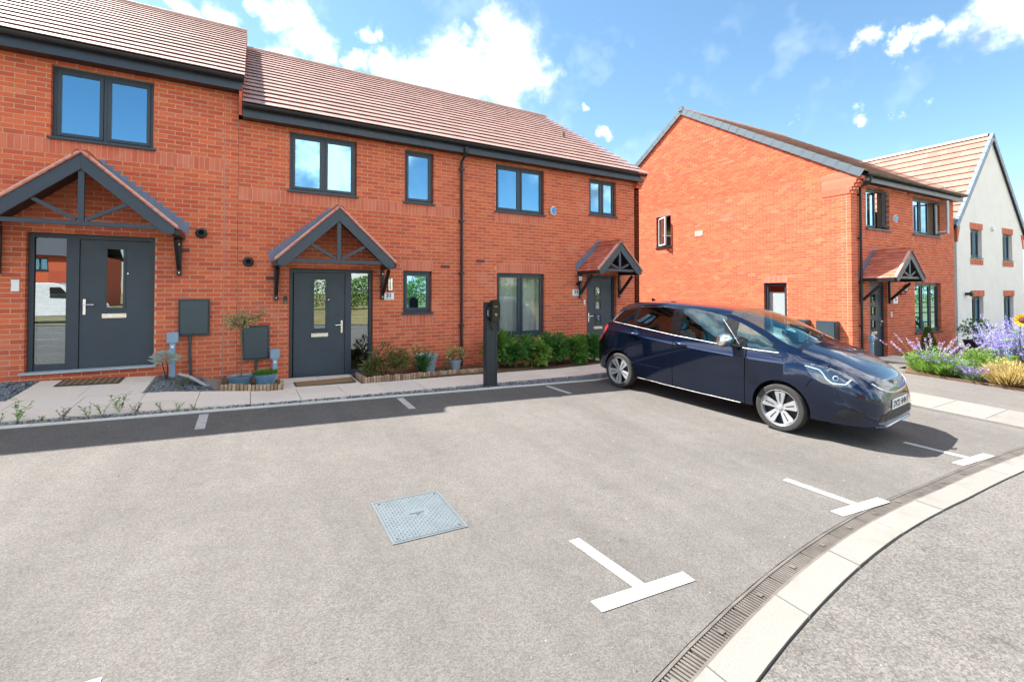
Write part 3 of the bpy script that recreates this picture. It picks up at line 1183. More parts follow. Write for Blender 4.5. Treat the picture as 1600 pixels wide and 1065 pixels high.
def canopy(house, HM, cx, hw, ze, za, depth=0.8):
    """gabled porch canopy with tiles, truss and gallows brackets; local wall frame"""
    m = MB()
    sl = math.hypot(hw, za - ze)
    th = math.atan2(za - ze, hw)
    # underboard
    k = .03
    m.prism([(-hw, ze - k), (0, za - k), (hw, ze - k), (hw, ze), (0, za), (-hw, ze)], lambda a, b, d: (cx + a, d, b), -depth + .02, -.004)
    root = m.build('porch_canopy', TRIM_DK, house)
    for sx in (-1, 1):
        if sx < 0:
            o, al, up = (cx - hw - .045, -.01, ze - .045), (0, -1, 0), (hw, 0, za - ze)
        else:
            o, al, up = (cx + hw + .045, -depth - .03, ze - .045), (0, 1, 0), (-hw, 0, za - ze)
        tiles(root, HM, o, al, up, depth + .02, sl + .05, .105, .165, SMALL_TILE, 'small_tile', 150, lift=.012, tilt=-2.8)
    n = 3
    for i in range(n):
        y0 = -.01 - (depth + .03) * i / n
        half_round('ridge_tile', (cx, y0, za - .045), (cx, y0 - (depth + .03) / n + .006, za - .045 + .004), .095, TILE_RED, root)
    # mortar bedding along the front verge
    for sx in (-1, 1):
        m = MB().prism([(0, za + .004), (sx * (hw + .03), ze - .030), (sx * (hw + .045), ze + .018), (0, za + .058)], lambda a, b, d: (cx + a, d, b), -depth - .022, -depth + .03)
        m.build('verge_bedding', BEDDING, root)
    # barge boards
    bw = .165
    for sx in (-1, 1):
        m = MB()
        ex = hw + .0
        poly = [(0, za - .004), (sx * ex, ze - .004), (sx * ex, ze - .10), (sx * (ex - .09), ze - .125), (sx * (ex - .16), ze - .085), (0, za - .004 - bw / math.cos(th))]
        m.prism(poly, lambda a, b, d: (cx + a, d, b), -depth - .005, -depth + .028)
        m.build('bargeboard', TRIM, root, bevel=.003)
        m = MB().box((cx + sx * hw - .055, -depth + .03, ze - .115), (cx + sx * hw + .055, -.005, ze - .035))
        m.build('eaves_beam', TRIM_DK, root)
        # bracket
        bx = cx + sx * (hw - .02)
        m = MB().box((bx - .032, -.05, ze - .72), (bx + .032, -.002, ze - .117))
        m.beam((bx, -.05, ze - .60), (bx, -depth * .62, ze - .15), .055, .06, up=(0, 0, 1))
        b = m.build('bracket', TRIM_DK, root)
        m = MB()
        for zz in (ze - .20, ze - .67):
            m.lathe([(0, 0), (.010, 0), (.010, .006), (0, .006)], 6, M=T(bx, -.0505, zz) @ Matrix.Rotation(R(90), 4, 'X'))
        m.build('bolts', CHROME, b)
    # truss
    tb = ze - .02
    inner = hw - .16
    yy = -depth + .05
    m = MB().beam((cx - inner, yy, tb), (cx + inner, yy, tb), .05, .06)
    m.build('tie_beam', TRIM, root)
    m = MB().box((cx - .034, yy - .024, tb + .031), (cx + .034, yy + .024, za - bw / math.cos(th) + .05))
    m.build('king_post', TRIM, root)
    for sx in (-1, 1):
        hx = hw * .50
        hz = ze + (za - ze) * .5 - bw / math.cos(th) + .05
        m = MB().beam((cx + sx * .05, yy, tb + .05), (cx + sx * hx, yy, hz), .045, .05)
        m.build('strut', TRIM, root)
    # stepped lead flashing
    for sx in (-1, 1):
        m = MB()
        n = max(6, round((za - ze) / .075))
        for i in range(n):
            f0, f1 = i / n, (i + 1) / n
            xa, xb = cx + sx * (hw + .10) * (1 - f0), cx + sx * (hw + .10) * (1 - f1)
            z0, z1 = ze + (za - ze) * f0, ze + (za - ze) * f1
            m.prism([(xa, z0 - .03), (xb, z1 - .03), (xb, z1 + .11), (xa - sx * -.02, z1 + .11), (xa, z0 + .08)], lambda a, b, d: (a, d, b), -.006, -.0015)
        m.build('lead_flashing', LEAD, root)
    return root


def text_mesh(body, size, material, parent, M, bold=0.0, name='lettering', extrude=.001, sx=1.0):
    cu = bpy.data.curves.new(name, 'FONT')
    cu.body = body
    cu.size = size
    cu.align_x = 'CENTER'
    cu.align_y = 'CENTER'
    cu.offset = bold
    cu.extrude = extrude
    tmp = bpy.data.objects.new('tmp', cu)
    COL.objects.link(tmp)
    dg = bpy.context.evaluated_depsgraph_get()
    dg.update()
    me = bpy.data.meshes.new_from_object(tmp.evaluated_get(dg))
    bpy.data.objects.remove(tmp, do_unlink=True)
    me.materials.clear()
    me.materials.append(material)
    return link(name, me, parent, M @ Matrix.Diagonal((sx, 1, 1, 1)))


UPRIGHT = Matrix.Rotation(R(90), 4, 'X')      # text plane facing -y


def eaves(house, x0, x1, zs, ze, depth_soffit=.22, caps=True):
    """soffit, fascia and half-round gutter along a front wall in the house frame"""
    MB().box((x0, -depth_soffit, zs), (x1, -.002, zs + .012)).build('soffit', TRIM_DK, house)
    MB().box((x0, -depth_soffit - .02, zs - .012), (x1, -depth_soffit - .0005, zs + .185)).build('fascia', TRIM, house)
    r = .062
    m = MB()
    n = 8
    pr = [(math.cos(math.pi + math.pi * k / n), math.sin(math.pi + math.pi * k / n)) for k in range(n + 1)]
    poly = [(r * c, r * s) for c, s in pr] + [((r - .006) * c, (r - .006) * s) for c, s in pr[::-1]]
    yc, zc_ = -depth_soffit - .024 - r, zs + .185
    m.prism(poly, lambda a, b, d: (d, yc + a, zc_ + b), x0 - .01, x1 + .01)
    gut = m.build('gutter', TRIM_DK, house, smooth=30)
    x = x0 + .5
    m = MB()
    while x < x1:
        poly2 = [((r + .006) * c, (r + .006) * s) for c, s in pr] + [((r + .0005) * c, (r + .0005) * s) for c, s in pr[::-1]]
        m.prism(poly2, lambda a, b, d: (d, yc + a, zc_ + b), x, x + .03)
        x += .9
    m.build('gutter_brackets', TRIM_DK, gut)


def downpipe(house, x, ztop, zbot, y_g=-.30, shoe=True):
    m = MB()
    m.tube([(x, y_g, ztop + .14), (x, y_g, ztop + .03), (x, -.055, ztop - .12), (x, -.055, zbot)], .030, 10)
    d = m.build('downpipe', TRIM_DK, house, smooth=50)
    m = MB()
    z = ztop - .3
    while z > zbot + .3:
        m.box((x - .055, -.095, z - .018), (x + .055, -.004, z + .018))
        z -= 1.15
    m.build('pipe_clips', TRIM_DK, d)


def alarm_box(house, x, z, col=None):
    poly = [(.075 * math.cos(R(22.5 + 45 * k)) * 1.1, .105 * math.sin(R(22.5 + 45 * k)) * 1.1) for k in range(8)]
    m = MB().prism(poly, lambda a, b, d: (x + a, d, z + b), -.07, -.003)
    a = m.build('alarm_box', WHITE, house, bevel=.006)
    m = MB().prism([(p * .84, q * .84) for p, q in poly], lambda a_, b, d: (x + a_, d, z + b), -.078, -.0705)
    m.build('alarm_cover', col or BLUEP, a, bevel=.003)


def number_plate(house, x0, x1, z0, z1, text, size):
    p = MB().box((x0, -.014, z0), (x1, -.003, z1)).build('house_number', WHITE, house, bevel=.002)
    text_mesh(text, size, BLACKISH, p, T((x0 + x1) / 2, -.0152, (z0 + z1) / 2 + .012) @ UPRIGHT, .004)
    MB().box((x0 + .03, -.0147, z0 + .018), (x1 - .03, -.0142, z0 + .024)).build('rule', BLACKISH, p)


def wall_lantern(house, x, z):
    m = MB()
    m.lathe([(0, 0), (.05, 0), (.05, .015), (0, .02)], 12, M=T(x, -.002, z - .12) @ Matrix.Rotation(R(90), 4, 'X'))
    m.tube([(x, -.01, z - .12), (x, -.10, z - .13), (x, -.12, z - .07)], .011, 8)
    m.lathe([(0, -.075), (.035, -.07), (.05, -.05), (.045, -.045)], 6, (x, -.12, z))
    m.lathe([(.075, .075), (.05, .11), (.015, .14), (.012, .165), (0, .17)], 6, (x, -.12, z))
    m.lathe([(.075, .075), (0, .07)], 6, (x, -.12, z))
    for k in range(6):
        a = k * math.pi / 3
        m.tube([(x + .042 * math.cos(a), -.12 + .042 * math.sin(a), z - .05), (x + .062 * math.cos(a), -.12 + .062 * math.sin(a), z + .075)], .004, 4)
    L = m.build('wall_lantern', BLACKISH, house)
    m = MB().lathe([(.038, -.045), (.058, .07)], 6, (x, -.12, z))
    m.build('lantern_glass', plain('frosted_glass', (.85, .86, .84), .35, var=.02), L)


def air_brick(house, WF, x, z, w=.215):
    m = MB().box((x, -.004, z + .005), (x + w, .02, z + .07))
    a = m.build('air_brick', plain('dark_red_vent', (.13, .022, .020), .6, var=.1), house, M=WF)


def flue(house, x, z):
    m = MB()
    m.lathe([(.045, .006), (.045, .075), (.062, .075), (.068, .04), (.085, .03), (.085, .004)], 20, M=T(x, 0, z) @ Matrix.Rotation(R(90), 4, 'X'))
    f = m.build('flue_terminal', BLACKISH, house, smooth=40)
    m = MB().lathe([(0, .012), (.045, .012)], 16, M=T(x, 0, z) @ Matrix.Rotation(R(90), 4, 'X'))
    m.build('flue_mouth', plain('flue_black', (.004, .004, .004), .8), f)


def meter_box(house, x0, x1, z0, z1, pipe=None, depth=.07, WF=None):
    m = MB().box((x0, -depth, z0), (x1, -.003, z1))
    b = m.build('meter_box', METERM, house, M=WF, bevel=.006)
    m = MB().box((x0 + .018, -depth - .014, z0 + .02), (x1 - .018, -depth - .0005, z1 - .02))
    m.build('meter_door', METERM, b, bevel=.008)
    if pipe:
        px, pz = pipe
        m = MB().tube([(px, -.04, z0 + .005), (px, -.04, z0 - .3), (px + .02, -.05, pz)], .022, 10)
        m.build('supply_pipe', METERM, b, smooth=50)
    return b

# ------------------------------------------------------------------ houses
FY = 9.4
RIDGE_Y, RIDGE_Z, EAVE_Y, EAVE_Z = 4.84, 8.30, -0.315, 4.985


def shell(house, x0, x1, depth, z0, z1, apex=None, sides=(True, True)):
    m = MB()
    m.box((x0, depth - .3, z0), (x1, depth, z1))
    if sides[0]:
        m.box((x0, .302, z0), (x0 + .2, depth - .302, z1))
    if sides[1]:
        m.box((x1 - .2, .302, z0), (x1, depth - .302, z1))
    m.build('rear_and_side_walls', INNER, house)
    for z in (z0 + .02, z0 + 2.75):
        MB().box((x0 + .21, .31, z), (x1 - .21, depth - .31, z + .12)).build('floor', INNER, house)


def front_roof(house, HM, x0, x1, zoff, rear_caps=False, limit=300, ridge_y=RIDGE_Y, ridge_z=RIDGE_Z, end_panels=True):
    ey, ez, ry, rz = EAVE_Y, EAVE_Z + zoff, ridge_y, ridge_z + zoff
    dep = 2 * ry
    m = MB()
    k = .10
    m.prism([(ey + .10, ez - .03), (ry, rz - .02), (dep - ey, ez - .03), (dep - ey, ez - k), (ry, rz - k - .02), (ey + .10, ez - k)], lambda a, b, d: (d, a, b), x0 + .01, x1 - .01)
    rf = m.build('roof', TRIM_DK, house)
    sl = math.hypot(ry - ey, rz - ez)
    tiles(rf, HM, (x0, ey, ez), (1, 0, 0), (0, ry - ey, rz - ez), x1 - x0, sl, .342, .30, ROOF_TILE, limit=limit)
    # plain covering on the unseen rear slope
    m = MB().add([(x0, ry, rz + .01), (x1, ry, rz + .01), (x1, dep - ey, ez + .02), (x0, dep - ey, ez + .02)], [(0, 1, 2, 3)])
    m.build('rear_slope', TILE, rf)
    x = x0
    while x < x1 - .05:
        xe = min(x + .45, x1)
        half_round('ridge_tile', (x, ry, rz - .035), (xe - .006, ry, rz - .035 + rnd.uniform(0, .004)), .115, TILE, rf)
        x = xe
    return rf


# ---- left house of the terrace
ZL = 0.45
HM = T(0, FY, 0)
left = thing('terraced_house', 'leftmost red brick terraced house, stepped higher, cut off by the picture edge', 'house', (0, FY, 0))
ID = Matrix.Identity(4)
ops = [(-2.84, -1.33, .525, 2.625), (-2.60, -1.37, 4.05, 5.175), (-5.6, -4.4, 4.05, 5.175), (-5.4, -4.2, 1.125, 2.625)]
brick_wall(left, HM, (0, 0, 0), (1, 0, 0), -6.5, -.175, .15, 5.24, 0.0, ops, [(-6.5, -.372, 3.825)], phase=.05)
MB().box((-.378, -.0005, .15), (-.366, .02, 5.24)).build('movement_joint', plain('mastic', (.42, .24, .20), .8), left)
window(left, ID, -2.60, -1.37, 4.05, 5.175, 2)
window(left, ID, -5.6, -4.4, 4.05, 5.175, 2)
window(left, ID, -5.4, -4.2, 1.125, 2.625, 2)
front_door(left, ID, -2.84, -1.33, .525, 2.625, (-2.27, -1.392), side=(-2.765, -2.42), style='slot', hinge='R')
m = MB()
for i in range(24):
    z = .66 + i * .045
    m.beam((-2.75, .17, z), (-2.43, .17, z), .045, .003, up=(0, .8, .55))
m.build('venetian_blind', BLIND, left)
eaves(left, -6.5, -.12, 4.79 + ZL, 0)
front_roof(left, HM, -6.5, -.085, ZL)
m = MB().prism([(-.22, 4.80), (-.22, 5.40), (4.84, 8.62), (4.84, 8.15)], lambda a, b, d: (d, a, b), -.168, -.12)
m.build('upper_side_wall', BRICK, left)
shell(left, -6.5, -.172, 9.68, .1, 5.2)
canopy(left, HM, -2.06, 1.08, 2.73, 3.70)
meter_box(left, -1.0, -.565, 1.01, 1.62, pipe=(-.84, .3))
flue(left, -.70, 2.74)
air_brick(left, ID, -1.075, 2.40 - .0)
air_brick(left, ID, -1.12, .60, .07)
MB().box((-2.985, -.014, 1.75), (-2.90, -.003, 1.92)).build('house_number', WHITE, left, bevel=.002)


def duct(house, x, z0, z1):
    m = MB().box((x - .04, -.19, z0), (x + .04, -.11, z1 - .16))
    d = m.build('cable_duct', PIPEBLUE, house, bevel=.008)
    MB().box((x - .078, -.20, z1 - .17), (x + .078, -.10, z1)).build('duct_cover', PIPEBLUE, d, bevel=.01)
    m = MB().lathe([(0, 0), (.020, 0), (.020, .003), (0, .003)], 12, M=T(x, -.191, z1 - .23) @ Matrix.Rotation(R(90), 4, 'X'))
    m.build('duct_label', WHITE, d)


duct(left, -1.06, .28, 1.08)

# ---- number 31
HM31 = T(0, FY, 0)
mid = thing('terraced_house', 'middle red brick terraced house numbered 31 with potted plants by its door', 'house', (0, FY, 0))
ops = [(.655, 2.18, .075, 2.175), (.645, 1.85, 3.60, 4.725), (2.82, 3.455, 3.60, 4.725), (2.795, 3.42, 1.275, 2.175)]
brick_wall(mid, HM31, (0, 0, 0), (1, 0, 0), -.172, 4.17, -.15, 4.79, 0.0, ops,
           [(-.172, 4.17, 3.375), (2.77, 3.44, 2.175), (2.77, 3.44, 1.05)], phase=.04)
window(mid, ID, .645, 1.85, 3.60, 4.725, 2, fracs=(0, .5, 1))
window(mid, ID, 2.82, 3.455, 3.60, 4.725, 1)
window(mid, ID, 2.795, 3.42, 1.275, 2.175, 1, blind=('roller', .02, .98))
front_door(mid, ID, .655, 2.18, .075, 2.175, (.735, 1.66), side=(1.775, 2.105), style='slot', hinge='L')
eaves(mid, -.11, 4.165, 4.79, 0)
front_roof(mid, HM31, -.115, 4.17, 0)
shell(mid, -.17, 4.168, 9.68, -.2, 4.75)
canopy(mid, HM31, 1.40, .98, 2.30, 3.235)
meter_box(mid, -.09, .335, .54, 1.145, pipe=(.13, .12))
flue(mid, -.004, 2.275)
for x, z in ((.27, 1.95), (2.40, 2.40), (3.62, 2.25), (.10, 1.95)):
    if x != .10:
        air_brick(mid, ID, x, z)
duct(mid, .425, .10, .72)
downpipe(mid, 4.09, 4.75, .05)
number_plate(mid, 2.385, 2.60, 1.575, 1.72, '31', .115)
m = MB().box((2.478, -.05, 1.775), (2.502, -.003, 2.0))
lm = m.build('wall_light', CHROME, mid, bevel=.004)
MB().box((2.512, -.075, 1.775), (2.552, -.003, 2.01)).build('light_column', CHROME, lm, bevel=.006)
MB().box((2.478, -.06, 1.77), (2.55, -.004, 1.795)).build('light_base', CHROME, lm, bevel=.004)
m = MB().box((.565, -.03, 1.52), (.625, -.003, 1.66))
bl = m.build('doorbell', BLACKISH, mid, bevel=.006)
MB().box((.572, -.033, 1.525), (.618, -.0305, 1.575)).build('doorbell_button', plain('bronze', (.25, .16, .10), .4, .6), bl)
MB().lathe([(0, 0), (.06, 0), (.09, .045), (.095, .05)], 20, (3.30, .16, 3.69)).build('bowl_on_sill', WHITE, mid, smooth=50)

# ---- number 33
end = thing('terraced_house', 'end of terrace red brick house numbered 33 behind the parked car', 'house', (0, FY, 0))
ops = [(7.66, 8.69, .075, 2.175), (4.98, 6.33, 3.60, 4.725), (7.76, 8.69, 3.75, 4.725), (5.01, 6.335, .675, 2.175)]
brick_wall(end, HM31, (0, 0, 0), (1, 0, 0), 4.173, 9.55, -.225, 4.79, 0.0, ops,
           [(4.96, 6.35, 3.375), (7.74, 8.71, 3.525), (4.99, 6.36, 2.175), (4.99, 6.36, .45)], phase=.02)
window(end, ID, 4.98, 6.33, 3.60, 4.725, 2, blind=('roller', .0, .72))
window(end, ID, 7.76, 8.69, 3.75, 4.725, 2)
window(end, ID, 5.01, 6.335, .675, 2.175, 2, blind=('curtain', .0, 1.0), glass=GLASS_CLEAR)
front_door(end, ID, 7.66, 8.69, .075, 2.175, (7.74, 8.61), style='three', hinge='R')
eaves(end, 4.168, 9.50, 4.79, 0)
front_roof(end, HM31, 4.172, 9.64, 0)
m = MB()
for i in range(5):
    m.box((9.36 - .0, -.10 - .052 * (i + 0), 4.79 - .075 * (4 - i) + .22 - .075), (9.565, -.002, 4.79 - .075 * (4 - i) + .215))
kn = m.build('corbel', SOLDIER, end)
# side gable
m = MB().prism([(.0, -.2), (9.68, -.2), (9.68, 4.9), (4.84, 8.05), (.0, 4.9)], lambda a, b, d: (d, a, b), 9.36, 9.545)
m.build('gable_wall', BRICK, end)
shell(end, 4.176, 9.35, 9.68, -.2, 4.75)
canopy(end, HM31, 8.10, .70, 2.295, 2.985)
alarm_box(end, 6.572, 3.75)
number_plate(end, 7.19, 7.41, 1.635, 1.80, '33', .13)
wall_lantern(end, 7.36, 2.06)
air_brick(end, ID, 4.47, 2.4)
MB().box((7.545, -.03, 1.40), (7.60, -.003, 1.54)).build('doorbell', WHITE, end, bevel=.006)
m = MB().lathe([(0, 0), (.06, 0), (.055, .16), (0, .17)], 10, (8.42, 2.05, 6.50), M=None)
m.build('roof_vent', plain('vent_brown', (.16, .10, .08), .6), end, smooth=40)

# ---- detached brick house on the right, its side gable in the sun
ZR = -0.175
RO = (13.6, 5.92, 0)
RA = R(-2)
HR = T(*RO) @ RZ(RA)
det = thing('brick_house', 'detached orange red brick house with sunlit side gable behind the car', 'house', RO, RA)
DEP = 11.0
ops = [(.90, 1.83, .075 + ZR, 2.175 + ZR), (.77, 2.02, 3.60 + ZR, 4.725 + ZR), (3.42, 5.20, 3.60 + ZR, 4.725 + ZR), (3.46, 5.20, .675 + ZR, 2.175 + ZR)]
brick_wall(det, HR, (0, 0, 0), (1, 0, 0), 0, 6.2, -.325, 4.79 + ZR, ZR, ops,
           [(.75, 2.04, 3.375 + ZR), (3.40, 5.22, 3.375 + ZR), (3.44, 5.22, 2.175 + ZR)], quoin=2, phase=.0)
window(det, ID, .77, 2.02, 3.60 + ZR, 4.725 + ZR, 2, opened={1: ('R', R(20))})
window(det, ID, 3.42, 5.20, 3.60 + ZR, 4.725 + ZR, 3, opened={2: ('R', R(52), SASHW)})
window(det, ID, 3.46, 5.20, .675 + ZR, 2.175 + ZR, 3)
front_door(det, ID, .90, 1.83, .075 + ZR, 2.175 + ZR, (.965, 1.765), style='three', hinge='L')
# gable wall: its own frame runs from the rear to the front corner
GF = wall_frame((0, DEP, 0), (0, -1, 0))
gy = lambda y: DEP - y
RP = math.atan2(8.42 - 4.80, 5.5 + .3)
EZ = 4.90


def lim(z):
    if z < EZ:
        return (0, DEP)
    y = (z - EZ) / math.tan(RP)
    return (y, DEP - y)


gops = [(gy(6.80), gy(6.06), 3.60 + ZR, 4.80 + ZR), (gy(2.40), gy(1.70), .225 + ZR, 2.175 + ZR)]
WFm = wall_frame((0, DEP, 0), (0, -1, 0))
m = MB()
wall_core(m, .003, DEP - .003, -.325, EZ, gops)
m.prism([(.003, EZ), (DEP - .003, EZ), (DEP / 2, EZ + math.tan(RP) * DEP / 2 - .02)], lambda a, b, d: (a, d, b), .008, .30)
gw = m.build('gable_wall', MORTAR, det, M=WFm, fix=False)
gsold = [(gy(6.82), gy(6.04), 4.80 + ZR), (gy(2.42), gy(1.68), 2.175 + ZR), (gy(6.82), gy(6.04), 3.375 + ZR)]


def gable_layout():
    # mirror so that the quoin sits at the front corner
    mir = lambda L: [(DEP - b, DEP - a, *r) for a, b, *r in L]
    br, so_ = layout(0, DEP, -.325, EZ + math.tan(RP) * DEP / 2, ZR, mir(gops), mir(gsold), lim, quoin=1)
    f = lambda L: [(DEP - s - l, z, l, h) for s, z, l, h in L]
    return f(br), f(so_)


br, so_ = gable_layout()
# the smooth special bricks of the kneeler replace bricks at the front eaves corner
br = [q for q in br if not (q[0] > DEP - .70 and 4.30 < q[1] < 4.88)]
sc = lambda L: [T(s, 0, z) @ Matrix.Diagonal((l, 0.1, h, 1)) for s, z, l, h in L]
pieces('brick', 'brickwork', BRICK_ME, sc(br), gw, HR @ WFm, 260)
pieces('brick', 'soldier_bricks', SOLDIER_ME, sc(so_), gw, HR @ WFm, 40)
m = MB()
for i in range(7):
    m.box((DEP - .70, -.012, 4.31 + .085 * i), (DEP - .02 + .052 * min(i, 4), .099, 4.31 + .085 * i + .084))
m.build('kneeler', SOLDIER, gw)
m = MB()
for i in range(5):
    m.box((.012, -.04 - .052 * i, 4.31 + .085 * i), (.20, -.003, 4.31 + .085 * i + .080))
m.build('corbel', SOLDIER, det)
window(det, WFm, gy(6.80), gy(6.06), 3.60 + ZR, 4.80 + ZR, 1, opened={0: ('L', R(-24), SASHW)})
window(det, WFm, gy(2.40), gy(1.70), .225 + ZR, 2.175 + ZR, 1, sill=False, blind=('roller', .12, .86), glass=GLASS_CLEAR)
for y0, y1 in ((1.03, 1.50), (.30, .79)):
    meter_box(det, gy(y1), gy(y0), .34, .95, depth=.20, WF=WFm)
eaves(det, .12, 6.2, 4.79 + ZR, 0)
downpipe(det, .36, 4.79 + ZR - .02, -.1)
ey, ez, ry, rz = -.315, 4.80, 5.5, 8.42
m = MB().prism([(ey + .1, ez - .03), (ry, rz - .02), (DEP - ey - .1, ez - .03), (DEP - ey - .1, ez - .10), (ry, rz - .12), (ey + .1, ez - .10)], lambda a, b, d: (d, a, b), -.02, 6.25)
rf = m.build('roof', TRIM_DK, det)
tiles(rf, HR, (-.03, ey, ez), (1, 0, 0), (0, ry - ey, rz - ez), 6.3, math.hypot(ry - ey, rz - ez), .342, .30, ROOF_TILE)
MB().add([(-.03, ry, rz + .01), (6.27, ry, rz + .01), (6.27, DEP - ey, ez + .02), (-.03, DEP - ey, ez + .02)], [(0, 1, 2, 3)]).build('rear_slope', TILE, rf)
for i in range(14):
    half_round('ridge_tile', (-.03 + .45 * i, ry, rz - .035), (-.03 + .45 * (i + 1) - .006, ry, rz - .035), .115, TILE, rf)


def verge(parent, base, up, n, gauge, out, material, w=.10, d=.15):
    """dry-verge caps: an L over the tile ends, one per course"""
    base, up, out = Vector(base), Vector(up).normalized(), Vector(out).normalized()
    nz = out.cross(up)
    if nz.z < 0:
        nz = -nz
    for i in range(n):
        o = base + up * (gauge * i)
        m = MB()
        for a0, a1, b0, b1 in ((-w, .0, .028, .046), (.0, .018, -d, .046)):
            vs = []
            for t_, dz in ((0, .012), (gauge + .02, 0)):
                for a, b in ((a0, b0), (a1, b0), (a1, b1), (a0, b1)):
                    vs.append(o + up * t_ + out * a + nz * (b + dz))
            m.add(vs, [(0, 1, 2, 3), (7, 6, 5, 4), (0, 4, 5, 1), (1, 5, 6, 2), (2, 6, 7, 3), (3, 7, 4, 0)])
        m.build('verge_cap', material, parent)


sl = math.hypot(ry - ey, rz - ez)
verge(rf, (-.045, ey, ez), (0, ry - ey, rz - ez), 20, sl / 20, (-1, 0, 0), GREYCAP)
verge(rf, (-.045, DEP - ey, ez), (0, -(ry - ey), rz - ez), 20, sl / 20, (-1, 0, 0), GREYCAP)
MB().box((-.075, ry - .12, rz - .06), (-.035, ry + .12, rz + .11)).build('ridge_end_cap', GREYCAP, rf, bevel=.02)
shell(det, .31, 6.19, DEP, -.3, 4.6, sides=(False, True))
canopy(det, HR, 1.18, .76, 2.295 + ZR, 2.985 + ZR)
alarm_box(det, 2.25, 3.80)
number_plate(det, 2.15, 2.40, 1.40, 1.60, '35', .13)
wall_lantern(det, 2.60, 1.80)
MB().box((1.985, -.03, 1.03), (2.045, -.003, 1.18)).build('doorbell', WHITE, det, bevel=.006)
duct(det, .62, -.1, .62)
MB().box((gy(4.95), -.012, 3.25 + .45), (gy(4.62), -.002, 3.43 + .45)).build('vent_cover', plain('pale_terracotta', (.62, .40, .32), .8), det, M=WFm)

# ---- white rendered house beyond
WO = HR @ Vector((7.02, .20, 0))
HW = T(*WO) @ RZ(RA)
wh = thing('white_house', 'white rendered house with steep red tiled front gable at the far right', 'house', tuple(WO), RA)
WW, WAP, WEZ, WD = 6.2, 7.40, 4.05, 9.5
wops = [(1.13, 2.10, 2.90, 3.93), (4.05, 5.02, 2.90, 3.93), (1.16, 2.15, .10, 1.57), (4.07, 5.05, .10, 1.57)]
m = MB()
wall_core(m, 0, WW, -.3, WEZ, wops, d0=0)
m.prism([(0, WEZ), (WW, WEZ), (WW / 2, WAP)], lambda a, b, d: (a, d, b), .0, .30)
m.build('wall', CREAMW, wh, fix=False)
MB().box((0, .301, -.3), (.25, WD, WEZ)).build('side_wall', CREAMW, wh)
MB().box((WW - .25, .301, -.3), (WW, WD, WEZ)).build('side_wall', CREAMW, wh)
for (a, b, c, d), n in zip(wops, (2, 2, 2, 2)):
    window(wh, ID, a, b, c, d, 2, rec=.10)
    for z0, z1 in ((d + .004, d + .215), (c - .215, c - .035)):
        bp = MB().box((a - .06, -.012, z0), (b + .06, -.002, z1)).build('brick_panel', MORTAR, wh)
        nb = 14
        wd = (b - a + .12) / nb
        pieces('brick', 'soldier_bricks', SOLDIER_ME, [T(a - .06 + i * wd + .004, -.017, z0 + .004) @ Matrix.Diagonal((wd - .008, .01, z1 - z0 - .008, 1)) for i in range(nb)], bp, HW, 14)
for sx in (0, 1):
    m = MB()
    for i in range(7):
        w_ = .06 + .03 * i
        x0 = -.012 if sx == 0 else WW - w_
        m.box((x0, -.02, 3.42 + .08 * i), (x0 + w_ + .012, .05, 3.42 + .08 * i + .074))
    m.build('brick_corbel', SOLDIER, wh)
ap = Vector((WW / 2, 0, WAP + .12))
for sx in (-1, 1):
    exx = WW / 2 + sx * (WW / 2 + .22)
    ezz = WEZ - .12
    up = Vector((WW / 2 - exx, 0, ap.z - ezz))
    sl = up.length
    rfm = MB().prism([(exx, ezz - .03), (ap.x, ap.z - .02), (ap.x, ap.z - .14), (exx, ezz - .13)], lambda a, b, d: (a, d, b), -.05, WD)
    rfo = rfm.build('roof', TRIM_DK, wh)
    if sx < 0:
        tiles(rfo, HW, (exx, WD, ezz), (0, -1, 0), up, WD + .06, sl, .36, .30, ROOF_TILE_PINK, lift=.004)
        verge(rfo, (exx, -.07, ezz), up, 13, sl / 13, (0, -1, 0), LEAD, .08, .14)
        for i in range(21):
            half_round('ridge_tile', (ap.x, WD - .45 * i, ap.z - .03), (ap.x, WD - .45 * (i + 1) + .006, ap.z - .03), .115, TILE, rfo)
    else:
        MB().add([(exx, -.06, ezz + .04), (exx, WD, ezz + .04), (ap.x, WD, ap.z + .03), (ap.x, -.06, ap.z + .03)], [(0, 1, 2, 3)]).build('far_slope', TILE, rfo)
        verge(rfo, (exx, -.07, ezz), up, 13, sl / 13, (0, -1, 0), LEAD, .08, .14)
alarm_box(wh, 3.02, 4.05, WHITE)
m = MB().lathe([(.05, .006), (.05, .10), (.085, .13), (.085, .19), (.03, .2)], 14, M=T(.63, 0, 1.66) @ Matrix.Rotation(R(90), 4, 'X'))
m.build('vent_cowl', BLACKISH, wh, smooth=40)
MB().box((.25, WD - .2, -.3), (WW - .25, WD, WEZ)).build('rear_wall', CREAMW, wh)

# ------------------------------------------------------------------ parked car
PAINT_M, t_, p_ = mat('car_paint_navy')
P_ = pos(t_)
fl = t_.rng(t_.noise(P_, 3.0, 5, .6), .3, .7)
t_.l(t_.mix(fl, (.005, .014, .044), (.007, .019, .058)), p_.inputs['Base Color'])
p_.inputs['Metallic'].default_value = .85
p_.inputs['Roughness'].default_value = .2
p_.inputs['Coat Weight'].default_value = 1.0
p_.inputs['Coat Roughness'].default_value = .035
SHUT = plain('shut_line_black', (.002, .002, .002), .9, spec=.05)
GLOSSBLK = plain('gloss_black', (.006, .006, .007), .10, var=.05)
RUBBER = plain('tyre_rubber', (.030, .029, .028), .8, var=.25, scale=14, bmp=.25, bscale=90)
ALLOY = plain('machined_alloy', (.46, .47, .48), .36, .5, var=.06, scale=12)
ALLOY_DK = plain('dark_alloy', (.018, .019, .021), .45, .3)
CARGLASS = glass_mat('car_glass', (.45, .70, .70), .06, gcol=(.62, .93, 1.0))
